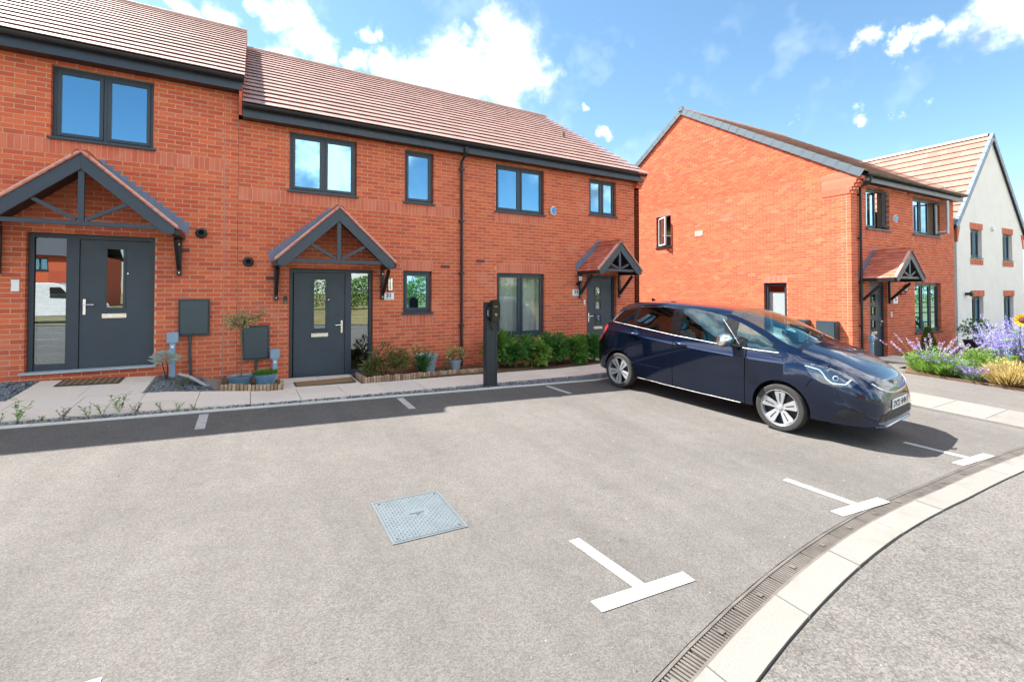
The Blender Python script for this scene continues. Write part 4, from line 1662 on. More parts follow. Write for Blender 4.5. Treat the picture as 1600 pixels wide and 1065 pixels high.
PRIVACY = glass_mat('privacy_glass', (.07, .08, .08), .06)
SEATM = plain('seat_fabric', (.20, .21, .22), .9, var=.15, scale=20)
LENS = glass_mat('lamp_lens', (.80, .85, .9), .06)
DRL = plain('lamp_white', (.55, .58, .62), .25, var=.05)
LAMPIN = plain('lamp_chrome', (.07, .085, .105), .2, .7, var=.2, scale=30)
REDL = plain('tail_lamp_red', (.30, .012, .014), .18, var=.1, coat=.8)
PLATEM = plain('plate_white', (.82, .83, .82), .45, var=.02)

WB = 2.84
YAWC = R(5.9)
rear_c = Vector((5.999, 6.468, 0))
fwd = Vector((math.sin(YAWC), -math.cos(YAWC), 0))
lft = Vector((math.cos(YAWC), math.sin(YAWC), 0))           # towards the car's nearside
org = rear_c + lft * .885
zr_, zf_ = -.047, -.160
pitch = math.atan2(zf_ - zr_, WB)
CARM = T(org.x, org.y, zr_) @ Matrix((fwd, lft, Vector((0, 0, 1)))).transposed().to_4x4() @ Matrix.Rotation(-pitch, 4, 'Y')
car = thing('parked_car', 'dark navy five door hatchback with registration DV22 parked in front of the terrace', 'car')
car.matrix_basis = CARM


def pchip(xs, ys):
    xs, ys = np.array(xs, float), np.array(ys, float)
    h = np.diff(xs)
    d = np.diff(ys) / h
    m_ = np.zeros_like(ys)
    for i in range(1, len(xs) - 1):
        if d[i - 1] * d[i] > 0:
            w1, w2 = 2 * h[i] + h[i - 1], h[i] + 2 * h[i - 1]
            m_[i] = (w1 + w2) / (w1 / d[i - 1] + w2 / d[i])
    m_[0], m_[-1] = d[0], d[-1]

    def f(x):
        i = int(np.clip(np.searchsorted(xs, x) - 1, 0, len(h) - 1))
        t = (x - xs[i]) / h[i]
        a, b = ys[i], ys[i + 1]
        return ((2 * t ** 3 - 3 * t ** 2 + 1) * a + (t ** 3 - 2 * t ** 2 + t) * h[i] * m_[i] + (-2 * t ** 3 + 3 * t ** 2) * b + (t ** 3 - t ** 2) * h[i] * m_[i + 1])
    return f


kz = lambda *p: pchip([q[0] for q in p], [q[1] for q in p])
Z_TOP = kz((-.66, .66), (-.63, .86), (-.57, 1.02), (-.48, 1.15), (-.30, 1.42), (-.17, 1.565), (0, 1.60), (.4, 1.645), (.9, 1.665), (1.4, 1.655), (1.75, 1.635), (1.98, 1.605), (2.3, 1.53), (2.6, 1.42), (2.94, 1.255), (3.05, 1.20), (3.3, 1.12), (3.55, 1.01), (3.72, .93), (3.83, .865), (3.89, .80), (3.94, .725), (3.97, .64))
Z_TE = kz((-.66, .64), (-.57, .95), (-.48, 1.05), (-.30, 1.26), (-.16, 1.41), (0, 1.475), (.4, 1.545), (.9, 1.575), (1.4, 1.57), (1.75, 1.535), (1.98, 1.485), (2.3, 1.375), (2.6, 1.235), (2.86, 1.11), (3.05, 1.075), (3.3, 1.03), (3.55, .945), (3.72, .862), (3.83, .795), (3.89, .74), (3.97, .60))
Z_BELT = kz((-.66, .60), (-.57, .90), (-.48, 1.00), (-.30, 1.20), (-.15, 1.21), (.3, 1.175), (1.1, 1.11), (1.94, 1.065), (2.5, 1.055), (2.86, 1.06), (3.05, 1.03), (3.3, .97), (3.55, .86), (3.72, .775), (3.83, .705), (3.89, .65), (3.97, .55))
Z_FL = kz((-.66, .36), (-.5, .26), (-.2, .22), (.5, .215), (2.4, .215), (3.2, .215), (3.6, .225), (3.97, .27))
W_MAX = kz((-.66, .66), (-.60, .78), (-.45, .85), (0, .885), (.6, .89), (2.4, .89), (3.0, .885), (3.3, .87), (3.5, .845), (3.65, .805), (3.78, .75), (3.87, .685), (3.93, .61), (3.97, .52))
W_TE = kz((-.66, .55), (-.48, .66), (-.16, .655), (.4, .685), (1.2, .70), (1.98, .695), (2.5, .745), (2.86, .79), (3.05, .775), (3.3, .745), (3.55, .69), (3.72, .63), (3.83, .57), (3.89, .52), (3.97, .36))

GAPS = [(.18, .192), (1.142, 1.154), (2.352, 2.364)]
brk = sorted({-.66, -.645, -.63, -.60, -.57, -.52, -.48, -.40, -.34, -.30, -.24, -.16, -.10, -.03, .05, .12, .28, .32, .36, *[g_ for p in GAPS for g_ in p], .5, .65, .8, .95, 1.06, 1.10, 1.21, 1.25, 1.4, 1.6, 1.75, 1.87, 1.98, 2.08, 2.18, 2.26, 2.5, 2.6, 2.70, 2.76, 2.82, 2.86, 2.92, 2.99, 3.05, 3.15, 3.3, 3.42, 3.55, 3.64, 3.72, 3.78, 3.83, 3.86, 3.89, 3.92, 3.94, 3.96, 3.97})
WF_ = (.80, .95, .972, .992, 1.0, .978, .945)
TF_ = (0, .055, .22, .47, .845, .885, 1.0)


def amap(a):
    return a if a < 3.3 else 3.3 + (a - 3.3) * .90


def ring(a):
    zf, zb, ze, zt, w, we = Z_FL(a), Z_BELT(a), Z_TE(a), Z_TOP(a), W_MAX(a), W_TE(a)
    pts = [(0, zf)]
    k = min(1.0, max(0.0, (a - 2.9) / .45))          # the door crease fades out over the front wing
    for wf, tf, wn_, tn_ in zip(WF_, TF_, (.80, .94, .985, 1.0, .998, .985, .955), (0, .07, .26, .48, .70, .87, 1.0)):
        pts.append((w * (wf + (wn_ - wf) * k), zf + (tf + (tn_ - tf) * k) * (zb - zf)))
    wb = w * (.945 + .01 * k)
    ze = max(ze, zb + .012)
    pts.append((wb - (wb - we) * .40 + .012, zb + (ze - zb) * .48))
    pts.append((we + .010, ze))
    zt = max(zt, ze + .02)
    wr = we - .055
    pts.append((wr, ze + (zt - ze) * .42))
    pts.append((wr * .78, ze + (zt - ze) * .72))
    pts.append((wr * .40, ze + (zt - ze) * .94))
    pts.append((0, zt))
    return pts


def cls(a, i):
    """material slot of a body face from its station and ring index"""
    gap = any(p <= a <= q for p, q in GAPS)
    if 2 <= i <= 6 and gap:
        return 9
    if i in (7, 8):
        if -.24 <= a <= .28:
            return 7
        if .36 <= a <= 1.06:
            return 7
        if i == 7 and (1.25 <= a <= 2.18 or 2.364 <= a <= 2.76):
            return 5
        if i == 8 and (1.25 <= a <= 1.98 or 2.18 <= a <= 2.70):
            return 5
        if -.24 < a < 2.78:
            return 6
    if i >= 10 and 1.98 <= a <= 2.99:
        return 4
    if i >= 10 and 2.99 <= a <= 3.05:
        return 6
    if i >= 10 and -.48 <= a <= -.17:
        return 7
    if 2 <= i <= 6:
        if 1.154 <= a <= 2.352:
            return 1
        if .192 <= a <= 1.142:
            return 2
    if i >= 9 and 3.05 <= a <= 3.86:
        return 3
    if i <= 1 and -.3 < a < 3.2:
        return 6
    return 0


bm_ = MB()
rings = []
for a in brk:
    half = ring(a)
    ax_ = amap(a)
    full = [(ax_, -y, z) for y, z in half] + [(ax_, y, z) for y, z in half[-2:0:-1]]
    rings.append(len(bm_.v))
    bm_.v += full
NR = len(full)
NH = len(half)
for s in range(len(brk) - 1):
    am = (brk[s] + brk[s + 1]) / 2
    for k in range(NR):
        k2 = (k + 1) % NR
        i = k if k < NH - 1 else NR - 1 - k
        bm_.f.append((rings[s] + k, rings[s] + k2, rings[s + 1] + k2, rings[s + 1] + k))
        bm_.m.append(cls(am, i))
bm_.f.append(tuple(range(rings[0], rings[0] + NR)))
bm_.m.append(0)
bm_.f.append(tuple(range(rings[-1], rings[-1] + NR))[::-1])
bm_.m.append(0)
slots = [PAINT_M, PAINT_M, PAINT_M, PAINT_M, CARGLASS, CARGLASS, GLOSSBLK, PRIVACY, TRIM_DK, SHUT]
slots = [m_.copy() if slots.index(m_) != i else m_ for i, m_ in enumerate(slots)]
for i in (1, 2, 3):
    pass
tmp = bm_.build('car_tmp', [*slots])
cut_ops = []
for ax in (0, WB):
    for sy in (-1, 1):
        c = MB().lathe([(0, -.5), (.372, -.5), (.372, .5), (0, .5)], 40, M=T(ax, sy * .98, .325) @ Matrix.Rotation(R(90), 4, 'X'))
        co = c.build('cutter', slots[8])
        co.data.materials.clear()
        for s_ in slots:
            co.data.materials.append(s_)
        co.data.polygons.foreach_set('material_index', [8] * len(co.data.polygons))
        md = tmp.modifiers.new('b', 'BOOLEAN')
        md.operation = 'DIFFERENCE'
        md.solver = 'EXACT'
        md.object = co
        cut_ops.append(co)
dg = bpy.context.evaluated_depsgraph_get()
dg.update()
cme = bpy.data.meshes.new_from_object(tmp.evaluated_get(dg))
bpy.data.objects.remove(tmp, do_unlink=True)
for co in cut_ops:
    bpy.data.objects.remove(co, do_unlink=True)
bmx = bmesh.new()
bmx.from_mesh(cme)
bmesh.ops.triangulate(bmx, faces=[f for f in bmx.faces if len(f.verts) > 4])
BVH = BVHTree.FromBMesh(bmx)


def take(test, name, material, parent, smooth=26):
    fsel = [f for f in bmx.faces if test(f)]
    if not fsel:
        return None
    idx, vs, fs_ = {}, [], []
    for f in fsel:
        q = []
        for v in f.verts:
            if v.index not in idx:
                idx[v.index] = len(vs)
                vs.append(tuple(v.co))
            q.append(idx[v.index])
        fs_.append(tuple(q))
    me = bpy.data.meshes.new(name)
    me.from_pydata(vs, [], fs_)
    me.materials.append(material)
    me.polygons.foreach_set('use_smooth', [True] * len(fs_))
    me.set_sharp_from_angle(angle=R(smooth))
    return link(name, me, parent)


mi = lambda k: (lambda f: f.material_index == k)
body = take(mi(0), 'body', PAINT_M, car)
take(mi(6), 'black_trim', GLOSSBLK, body)
for qx in (0, 1):
    for qy in (-1, 1):
        take(lambda f: f.material_index == 8 and (f.calc_center_median().x > 1.4) == bool(qx) and f.calc_center_median().y * qy > 0, 'wheel_arch_liner', TRIM_DK, body)
take(mi(9), 'shut_lines', SHUT, body)
take(mi(3), 'bonnet', PAINT_M, car)
take(mi(4), 'windscreen', CARGLASS, car)
for sy in (-1, 1):
    side = lambda f: f.calc_center_median().y * sy > 0
    fd = take(lambda f: f.material_index == 1 and side(f), 'front_door', PAINT_M, car)
    rd = take(lambda f: f.material_index == 2 and side(f), 'rear_door', PAINT_M, car)
    take(lambda f: f.material_index == 5 and side(f) and f.calc_center_median().x < (2.25 if f.calc_center_median().z < 1.22 else 2.08), 'door_window', CARGLASS, fd)
    take(lambda f: f.material_index == 5 and side(f) and f.calc_center_median().x > (2.25 if f.calc_center_median().z < 1.22 else 2.08), 'quarter_window', CARGLASS, car)
    take(lambda f: f.material_index == 7 and side(f) and .3 < f.calc_center_median().x < 1.1, 'door_window', PRIVACY, rd)
    take(lambda f: f.material_index == 7 and side(f) and -.25 < f.calc_center_median().x < .3 and abs(f.calc_center_median().y) > .62 and f.calc_center_median().z < 1.46, 'rear_quarter_window', PRIVACY, car)
    for dr, hx, hz in ((fd, 1.30, .985), (rd, .33, 1.045)):
        hit = BVH.ray_cast(Vector((hx, sy * 2, hz)), Vector((0, -sy, 0)))[0]
        yy = hit.y
        m = MB()
        m.tube([(hx - .105, yy + sy * .004, hz + .012), (hx - .08, yy + sy * .035, hz + .010), (hx, yy + sy * .042, hz + .004), (hx + .08, yy + sy * .035, hz - .002), (hx + .105, yy + sy * .004, hz - .004)], [.010, .015, .016, .015, .010], 10)
        m.build('door_handle', PAINT_M, dr, smooth=True)
take(lambda f: f.material_index == 7 and f.calc_center_median().x < -.1 and abs(f.calc_center_median().y) < .63, 'rear_window', PRIVACY, car)


def patch(poly, axis, name, material, parent, off=.004, step=.03, sgn=1, thick=0.0, smooth=True):
    """lay a 2-D outline on the body: axis 'side' poly=(a,z); axis 'front' poly=(y,z)"""
    b = bmesh.new()
    f = b.faces.new([b.verts.new((p, q, 0)) for p, q in poly])
    bmesh.ops.triangulate(b, faces=[f])
    for ax in (0, 1):
        lo, hi = min(p[ax] for p in poly), max(p[ax] for p in poly)
        x = lo + step
        while x < hi:
            co, no = [0, 0, 0], [0, 0, 0]
            co[ax], no[ax] = x, 1
            bmesh.ops.bisect_plane(b, geom=b.verts[:] + b.edges[:] + b.faces[:], plane_co=co, plane_no=no)
            x += step
    ok = True
    for v in b.verts:
        if axis == 'side':
            o_, d_ = Vector((v.co.x, sgn * 3, v.co.y)), Vector((0, -sgn, 0))
        else:
            o_, d_ = Vector((6, v.co.x, v.co.y)), Vector((-1, 0, 0))
        loc, nor, _, _ = BVH.ray_cast(o_, d_)
        if loc is None:
            loc, nor, _, _ = BVH.find_nearest(o_ + d_ * (2.15 if axis == 'side' else 2.2))
        if nor.dot(d_) > 0:
            nor = -nor
        v.co = loc + nor * off
    bmesh.ops.recalc_face_normals(b, faces=b.faces)
    me = bpy.data.meshes.new(name)
    b.to_mesh(me)
    b.free()
    me.materials.append(material)
    if smooth:
        me.polygons.foreach_set('use_smooth', [True] * len(me.polygons))
    o = link(name, me, parent)
    return o


def line_on(pts, axis, r, name, material, parent, off=.003, sgn=1, n=24, flat=False):
    out = []
    xs = np.cumsum([0] + [math.dist(pts[i], pts[i + 1]) for i in range(len(pts) - 1)])
    for s in np.linspace(0, xs[-1], n):
        p = (np.interp(s, xs, [q[0] for q in pts]), np.interp(s, xs, [q[1] for q in pts]))
        if axis == 'side':
            o_, d_ = Vector((p[0], sgn * 3, p[1])), Vector((0, -sgn, 0))
        else:
            o_, d_ = Vector((6, p[0], p[1])), Vector((-1, 0, 0))
        loc, nor, _, _ = BVH.ray_cast(o_, d_)
        if loc is None:
            continue
        if nor.dot(d_) > 0:
            nor = -nor
        out.append(loc + nor * off)
    return MB().tube(out, r, 6).build(name, material, parent, smooth=True)


for sy in (-1, 1):
    hl = patch([(3.10, .985), (3.22, .982), (3.40, .952), (3.54, .902), (3.62, .855), (3.675, .803), (3.63, .752), (3.53, .742), (3.34, .762), (3.25, .808), (3.185, .876)], 'side', 'headlight', LAMPIN, car, .004, .03, sy)
    line_on([(3.14, .945), (3.30, .918), (3.345, .875), (3.39, .815), (3.44, .772), (3.58, .775), (3.615, .835)], 'side', .009, 'daylight_strip', DRL, hl, .008, sy)
    hit = BVH.ray_cast(Vector((3.475, sy * 3, .838)), Vector((0, -sy, 0)))
    c, nrm = hit[0], hit[1]
    Q = nrm.to_track_quat('Z', 'Y').to_matrix().to_4x4()
    MB().lathe([(.020, .010), (.026, .012), (.030, .009), (.034, .002)], 20, M=T(*c) @ Q).build('projector_lens', DRL, hl, smooth=True)
    MB().lathe([(0, .014), (.018, .013), (.025, .0115)], 20, M=T(*c) @ Q).build('projector_glass', GLOSSBLK, hl, smooth=True)
    patch([(3.10, .985), (3.22, .982), (3.40, .952), (3.54, .902), (3.62, .855), (3.675, .803), (3.63, .752), (3.53, .742), (3.34, .762), (3.25, .808), (3.185, .876)], 'side', 'headlight_lens', LENS, hl, .020, .03, sy)
    patch([(-.62, .80), (-.56, .78), (-.46, .86), (-.36, 1.00), (-.30, 1.12), (-.34, 1.16), (-.45, 1.04), (-.58, .93)], 'side', 'tail_light', REDL, car, .005, .03, sy)
    # fog recess, sill strip, window trim
    patch([(3.46, .335), (3.54, .485), (3.68, .47), (3.78, .455), (3.74, .36), (3.60, .34)], 'side', 'fog_recess', TRIM_DK, car, .004, .04, sy)
    line_on([(.42, .27), (1.2, .262), (2.3, .262)], 'side', .0045, 'sill_strip', CHROME, car, .006, sy)
    line_on([(-.20, 1.217), (.3, 1.180), (1.1, 1.115), (1.94, 1.070), (2.5, 1.060), (2.80, 1.064)], 'side', .004, 'window_trim', CHROME, car, .004, sy, 40)
    line_on([(-.20, 1.235), (-.13, 1.37), (0, 1.455), (.4, 1.53), (.9, 1.56), (1.4, 1.553), (1.75, 1.518), (1.93, 1.475)], 'side', .0035, 'roof_trim', CHROME, car, .005, sy, 40)
    line_on([(1.93, 1.445), (2.10, 1.27), (2.27, 1.078)], 'side', .0055, 'pillar_trim', CHROME, car, .006, sy, 12)
    for k, seam in enumerate(([(3.24, .80), (3.19, .74), (3.16, .68)], [(-.30, 1.10), (-.37, .98), (-.40, .80), (-.36, .62), (-.34, .52)], [(2.90, 1.10), (3.10, 1.00), (3.22, .992), (3.40, .962), (3.53, .91), (3.62, .865), (3.67, .815)])):
        line_on(seam, 'side', .0035, ('bumper_seam', 'rear_bumper_seam', 'bonnet_seam')[k], SHUT, body, .0005, sy, 20)
    # mirror
    base = Vector((2.30, sy * .86, 1.10))
    m = MB()
    prof = [(0, -.085), (.045, -.082), (.075, -.06), (.085, -.01), (.082, .05), (.06, .085), (0, .092)]
    Mm = T(2.135, sy * 1.03, 1.165) @ Matrix.Rotation(R(90), 4, 'X') @ Matrix.Diagonal((1.1, 1.15, 1.6, 1))
    m.lathe(prof, 18, M=Mm)
    mr = m.build('door_mirror', CHROME, car, smooth=True)
    MB().tube([(2.26, sy * .835, 1.075), (2.22, sy * .91, 1.085), (2.16, sy * .98, 1.11)], [.035, .03, .028], 10).build('mirror_arm', GLOSSBLK, mr, smooth=True)
# grille, lower intake, badge, plate
gr = patch([(-.54, .835), (-.44, .765), (-.24, .735), (0, .728), (.24, .735), (.44, .765), (.54, .835), (.30, .812), (0, .805), (-.30, .812)], 'front', 'grille', GLOSSBLK, car, .004, .04)
line_on([(-.58, .80), (-.50, .735), (-.36, .695), (-.15, .676), (0, .672), (.15, .676), (.36, .695), (.50, .735), (.58, .80)], 'front', .008, 'grille_trim', CHROME, car, .006, 1, 30)
li = patch([(-.60, .355), (-.56, .44), (-.32, .465), (.32, .465), (.56, .44), (.60, .355), (0, .335)], 'front', 'lower_intake', TRIM_DK, car, .004, .05)
for zz in (.375, .405, .435):
    line_on([(-.5, zz), (0, zz - .012), (.5, zz)], 'front', .006, 'intake_slat', BLACKISH, li, .012, 1, 20)
spl = MB()
pts_l = []
for a_ in np.linspace(-1, 1, 25):
    ang = a_ * R(72)
    pts_l.append((3.46 + .42 * math.cos(ang) ** .8, .80 * math.sin(ang) / math.sin(R(72)), .165))
line_on([(-.62, .285), (-.3, .292), (0, .295), (.3, .292), (.62, .285)], 'front', .016, 'front_lip', PAINT_M, car, .004, 1, 30)
hit = BVH.ray_cast(Vector((6, 0, .535)), Vector((-1, 0, 0)))[0]
px = hit.x + .016
pl = MB().box((px - .012, -.275, .475), (px, .275, .595)).build('number_plate', PLATEM, car, bevel=.002)
FACE_F = Matrix(((0, 0, 1, 0), (1, 0, 0, 0), (0, 1, 0, 0), (0, 0, 0, 1)))
text_mesh('DV22 HHN', .115, BLACKISH, pl, T(px + .0012, 0, .533) @ FACE_F, .0035, sx=.92)
hit = BVH.ray_cast(Vector((6, 0, .77)), Vector((-1, 0, 0)))[0]
bx_ = hit.x + .014
bd = MB()
for a, b in (((-.055, .715), (-.043, .825)), ((.043, .715), (.055, .825)), ((-.043, .715), (.043, .725)), ((-.043, .815), (.043, .825))):
    bd.box((bx_ - .008, a[0], a[1]), (bx_ + .002, b[0], b[1]))
bdg = bd.build('badge', CHROME, car)
hb = MB()
hb.beam((bx_, -.030, .732), (bx_, -.022, .810), .010, .013)
hb.beam((bx_, .030, .732), (bx_, .022, .810), .010, .013)
hb.box((bx_ - .005, -.024, .762), (bx_ + .004, .024, .776))
hb.build('badge_letter', CHROME, bdg)
# bonnet shut line, wipers, aerial
for y0 in (-.42, .10):
    out = []
    for s in np.linspace(0, 1, 10):
        q = BVH.ray_cast(Vector((2.97 - .12 * s, y0 + .46 * s, 3)), Vector((0, 0, -1)))[0]
        out.append(q + Vector((.0, 0, .016)))
    MB().tube(out, .009, 6).build('wiper', BLACKISH, car)
q = BVH.ray_cast(Vector((.10, 0, 3)), Vector((0, 0, -1)))[0]
MB().prism([(-.06, 0), (.06, -.004), (-.03, .055), (-.055, .05)], lambda a, b, d: (q.x + a, q.y + d, q.z + b), -.014, .014).build('roof_aerial', GLOSSBLK, car, bevel=.006)
# interior
for sy in (-.36, .36):
    m = MB().box((1.20, sy - .24, .45), (1.72, sy + .24, .62))
    st = m.build('seat', SEATM, car, bevel=.05)
    MB().box((-.06, -.22, 0), (.07, .22, .62)).build('seat_back', SEATM, st, M=T(1.18, sy, .56) @ Matrix.Rotation(R(-14), 4, 'Y'), bevel=.05)
    MB().box((-.04, -.12, 0), (.05, .12, .17)).build('headrest', SEATM, st, M=T(1.00, sy, 1.19) @ Matrix.Rotation(R(-8), 4, 'Y'), bevel=.03)
m = MB().box((.20, -.62, .45), (.62, .62, .62))
rs = m.build('rear_bench', SEATM, car, bevel=.05)
MB().box((-.06, -.62, 0), (.07, .62, .58)).build('seat_back', SEATM, rs, M=T(.16, 0, .56) @ Matrix.Rotation(R(-16), 4, 'Y'), bevel=.05)
MB().box((2.25, -.74, .72), (2.80, .74, 1.03)).build('dashboard', BLACKISH, car, bevel=.06)
sw = MB()
sw.lathe([(.17 + .014 * math.cos(k * math.pi / 4), .014 * math.sin(k * math.pi / 4)) for k in range(8)], 24, closed=True, M=T(2.12, -.36, 1.0) @ Matrix.Rotation(R(-65), 4, 'Y'))
sw.build('steering_wheel', BLACKISH, car, smooth=True)


def wheel(ax, sy):
    Mw = T(ax, sy * .775, .322) @ Matrix.Rotation(R(-90 * sy), 4, 'X') @ RZ(rnd.uniform(0, 1.2))
    # local z points outwards
    root = MB().lathe([(.232, -.09), (.262, -.105), (.305, -.10), (.320, -.075), (.322, 0), (.320, .075), (.305, .10), (.262, .106), (.232, .095)], 44, M=None)
    w = root.build('wheel', RUBBER, car, smooth=50, M=Mw)
    MB().lathe([(.236, -.09), (.228, .02), (.228, .088), (.240, .100), (.246, .097), (.236, .06)], 44).build('rim', ALLOY, w, smooth=50)
    MB().lathe([(0, .035), (.14, .030), (.229, .018)], 32).build('rim_dish', ALLOY_DK, w, smooth=50)
    for k in range(5):
        A = RZ(k * 2 * math.pi / 5)
        poly = [(-.032, .045), (.032, .045), (.052, .13), (.070, .200), (.058, .224), (-.058, .224), (-.070, .200), (-.052, .13)]
        m = MB().prism(poly, lambda a, b, d: tuple(A @ Vector((a, b, d + .022 * (b - .05) / .17))), .050, .070)
        sp = m.build('spoke', ALLOY, w, bevel=.003)
        m = MB().prism([(-.006, .08), (.006, .08), (.008, .195), (-.008, .195)], lambda a, b, d: tuple(A @ Vector((a, b, d + .022 * (b - .05) / .17))), .0702, .0715)
        m.build('spoke_slot', ALLOY_DK, sp)
        c5 = A @ RZ(math.pi / 5) @ Vector((0, .058, 0))
        MB().lathe([(0, .078), (.009, .078), (.010, .06)], 6, (c5.x, c5.y, 0)).build('wheel_nut', CHROME, w)
    MB().lathe([(0, .082), (.028, .080), (.034, .070), (.062, .070), (.066, .05)], 24).build('hub_cap', ALLOY, w, smooth=40)


for ax in (0, WB):
    for sy in (-1, 1):
        wheel(ax, sy)
bmx.free()

# ------------------------------------------------------------------ small things
# EV charging post
zb = gz(3.74, 7.27)
ev = thing('charging_post', 'tall slim black electric car charging post standing in the slate strip', 'charging post', (3.745, 7.285, zb))
m = MB().box((-.115, -.06, -.02), (.115, .06, 1.50))
ev_p = m.build('post', plain('charger_post', (.020, .026, .032), .45, var=.12, scale=5), ev, bevel=.01)
m = MB().box((.075, -.064, .0), (.081, -.0605, 1.12))
m.build('post_groove', BLACKISH, ev_p)
m = MB().box((-.13, -.075, -.02), (.13, .075, .015))
m.build('base_plate', BLACKISH, ev, bevel=.004)
poly = [(-.088, 1.17), (.078, 1.15), (.098, 1.19), (.104, 1.38), (.092, 1.50), (.06, 1.545), (-.05, 1.545), (-.088, 1.50)]
m = MB().prism(poly, lambda a, b, d: (a + .02, d, b), -.17, -.0605)
ch = m.build('charger_unit', GLOSSBLK, ev, bevel=.02)
MB().box((-.098, -.13, 1.24), (-.069, -.075, 1.42)).build('charger_socket', BLACKISH, ch, bevel=.006)
MB().box((-.1005, -.118, 1.26), (-.0985, -.088, 1.36)).build('status_screen', plain('screen_pale_blue', (.25, .55, .75), .2), ch)
MB().box((-.005, -.1708, 1.419), (.061, -.1702, 1.431)).build('charger_print', plain('pale_grey_print', (.30, .31, .32), .5), ch)
MB().lathe([(.013, 0), (.020, 0), (.020, .002), (.013, .002)], 18, M=T(.028, -.1705, 1.285) @ Matrix.Rotation(R(90), 4, 'X')).build('charger_mark', plain('pale_grey_print2', (.6, .6, .6), .4), ch)
m = MB().tube([(-.02, -.10, 1.17), (-.03, -.105, 1.08), (.0, -.10, 1.02), (.02, -.07, 1.05)], .012, 8)
m.build('cable', BLACKISH, ch, smooth=True)

# door mats
COIR = plain('coir', (.24, .145, .065), .95, var=.2, scale=30, bmp=.9, bscale=260)
MATD = plain('rubber_mat', (.055, .048, .042), .85, var=.3, scale=16, bmp=.5, bscale=120)
z = gz(1.12, 8.6) + .034
dm = MB().box((.72, 8.40, z), (1.63, 8.80, z + .014)).build('door_mat', COIR, None, bevel=.003)
tag(dm, 'brown coir doormat with dark border in front of door number 31', 'doormat')
m = MB()
for a, b in (((.69, 8.37), (1.66, 8.40)), ((.69, 8.80), (1.66, 8.83)), ((.69, 8.40), (.72, 8.80)), ((1.63, 8.40), (1.66, 8.80))):
    m.box((a[0], a[1], z - .001), (b[0], b[1], z + .012))
m.build('border', MATD, dm)
zz = gz(-1.98, 9.05) + .034
sl_ = math.atan(.058)
dm2 = MB().box((-.36, -.20, 0), (.36, .20, .012)).build('door_mat', MATD, None, bevel=.003, M=T(-2.02, 9.08, zz) @ Matrix.Rotation(sl_, 4, 'X') @ Matrix.Rotation(.034, 4, 'Y'))
tag(dm2, 'dark worn rubber doormat below the leftmost front door', 'doormat')
m = MB()
for i in range(9):
    m.box((-.32 + i * .075, -.17, .0122), (-.32 + i * .075 + .04, .17, .0145))
tag(m.build('mat_ribs', COIR, dm2), kind='stuff')

# small leaning slab by the left house
m = MB().box((-.02, -.25, 0), (.02, .25, .32))
ls = m.build('leaning_slab', plain('pale_slab', (.40, .39, .37), .9, var=.1), None, bevel=.004, M=T(-.62, 8.85, gz(-.62, 8.85) - .02) @ RZ(R(24)) @ Matrix.Rotation(R(-52), 4, 'Y'))
tag(ls, 'pale concrete slab leaning beside the slate bed under the left meter box', 'slab')

# log roll edging
LOG = varied('log_wood', [(0, (.24, .15, .09)), (.4, (.36, .25, .16)), (.8, (.46, .35, .25)), (1, (.20, .12, .08))], rough=.9, grain=.3, gscale=40, bmp=.6)
lm_ = MB().lathe([(.024, -.05), (.024, .085), (.020, .095), (0, .096)], 7)
LOGME = bpy.data.meshes.new('log')
LOGME.from_pydata(lm_.v, [], lm_.f)
LOGME.materials.append(LOG)


def log_roll(label, pts):
    o = thing('log_edging', label, 'edging', (*pts[0], gz(*pts[0])))
    for i in range(len(pts) - 1):
        a, b = Vector(pts[i]), Vector(pts[i + 1])
        n = max(1, int((b - a).length / .05))
        for k in range(n):
            p = a + (b - a) * (k + .5) / n
            link('log', LOGME, o, T(p.x - pts[0][0], p.y - pts[0][1], gz(p.x, p.y) - gz(*pts[0]) + rnd.uniform(.02, .04)) @ RZ(rnd.uniform(0, 6)))


log_roll('low log roll edging in front of the two blue pots', [(-.36, 8.24), (.47, 8.23), (.50, 8.50)])
log_roll('low log roll edging around the shrub bed right of door 31', [(1.78, 8.95), (1.80, 8.36), (2.6, 8.42), (3.5, 8.50), (4.5, 8.56)])

# pots
POTB = plain('blue_glaze', (.13, .25, .36), .35, var=.10, scale=6, coat=.4)
POTG = plain('grey_blue_glaze', (.30, .38, .46), .4, var=.1, scale=6)
POTD = plain('dark_pot', (.02, .024, .028), .5)
POTN = plain('navy_pot', (.012, .05, .13), .3, coat=.5)


def pot(name, label, x, y, r, h, material, r0=None):
    r0 = r0 or r * .72
    zb = gz(x, y) + .045
    p = thing(name, label, 'plant pot', (x, y, zb))
    MB().lathe([(0, .0), (r0, 0), (r * .94, h * .75), (r, h * .85), (r * 1.03, h), (r * .93, h), (r * .88, h * .82), (0, h * .80)], 26).build('pot', material, p, smooth=40)
    MB().lathe([(0, h * .84), (r * .89, h * .83)], 18).build('compost', SOIL, p)
    return p


# ------------------------------------------------------------------ plants
def leaf(m, p, d, up, L, w, fold=.15, mi=0):
    d = Vector(d).normalized()
    s = d.cross(Vector(up))
    if s.length < 1e-3:
        s = d.cross(Vector((1, 0, 0)))
    s.normalize()
    n = s.cross(d)
    p = Vector(p)
    a = p + d * L * .45 + s * w * .5 + n * fold * w
    b = p + d * L * .45 - s * w * .5 + n * fold * w
    m.add([p, a, p + d * L, b], [(0, 1, 2), (0, 2, 3)], mi)


def rdir(r, zlo=-.3, zhi=1.0):
    while True:
        v = Vector((r.uniform(-1, 1), r.uniform(-1, 1), r.uniform(zlo, zhi)))
        if .1 < v.length < 1:
            return v.normalized()


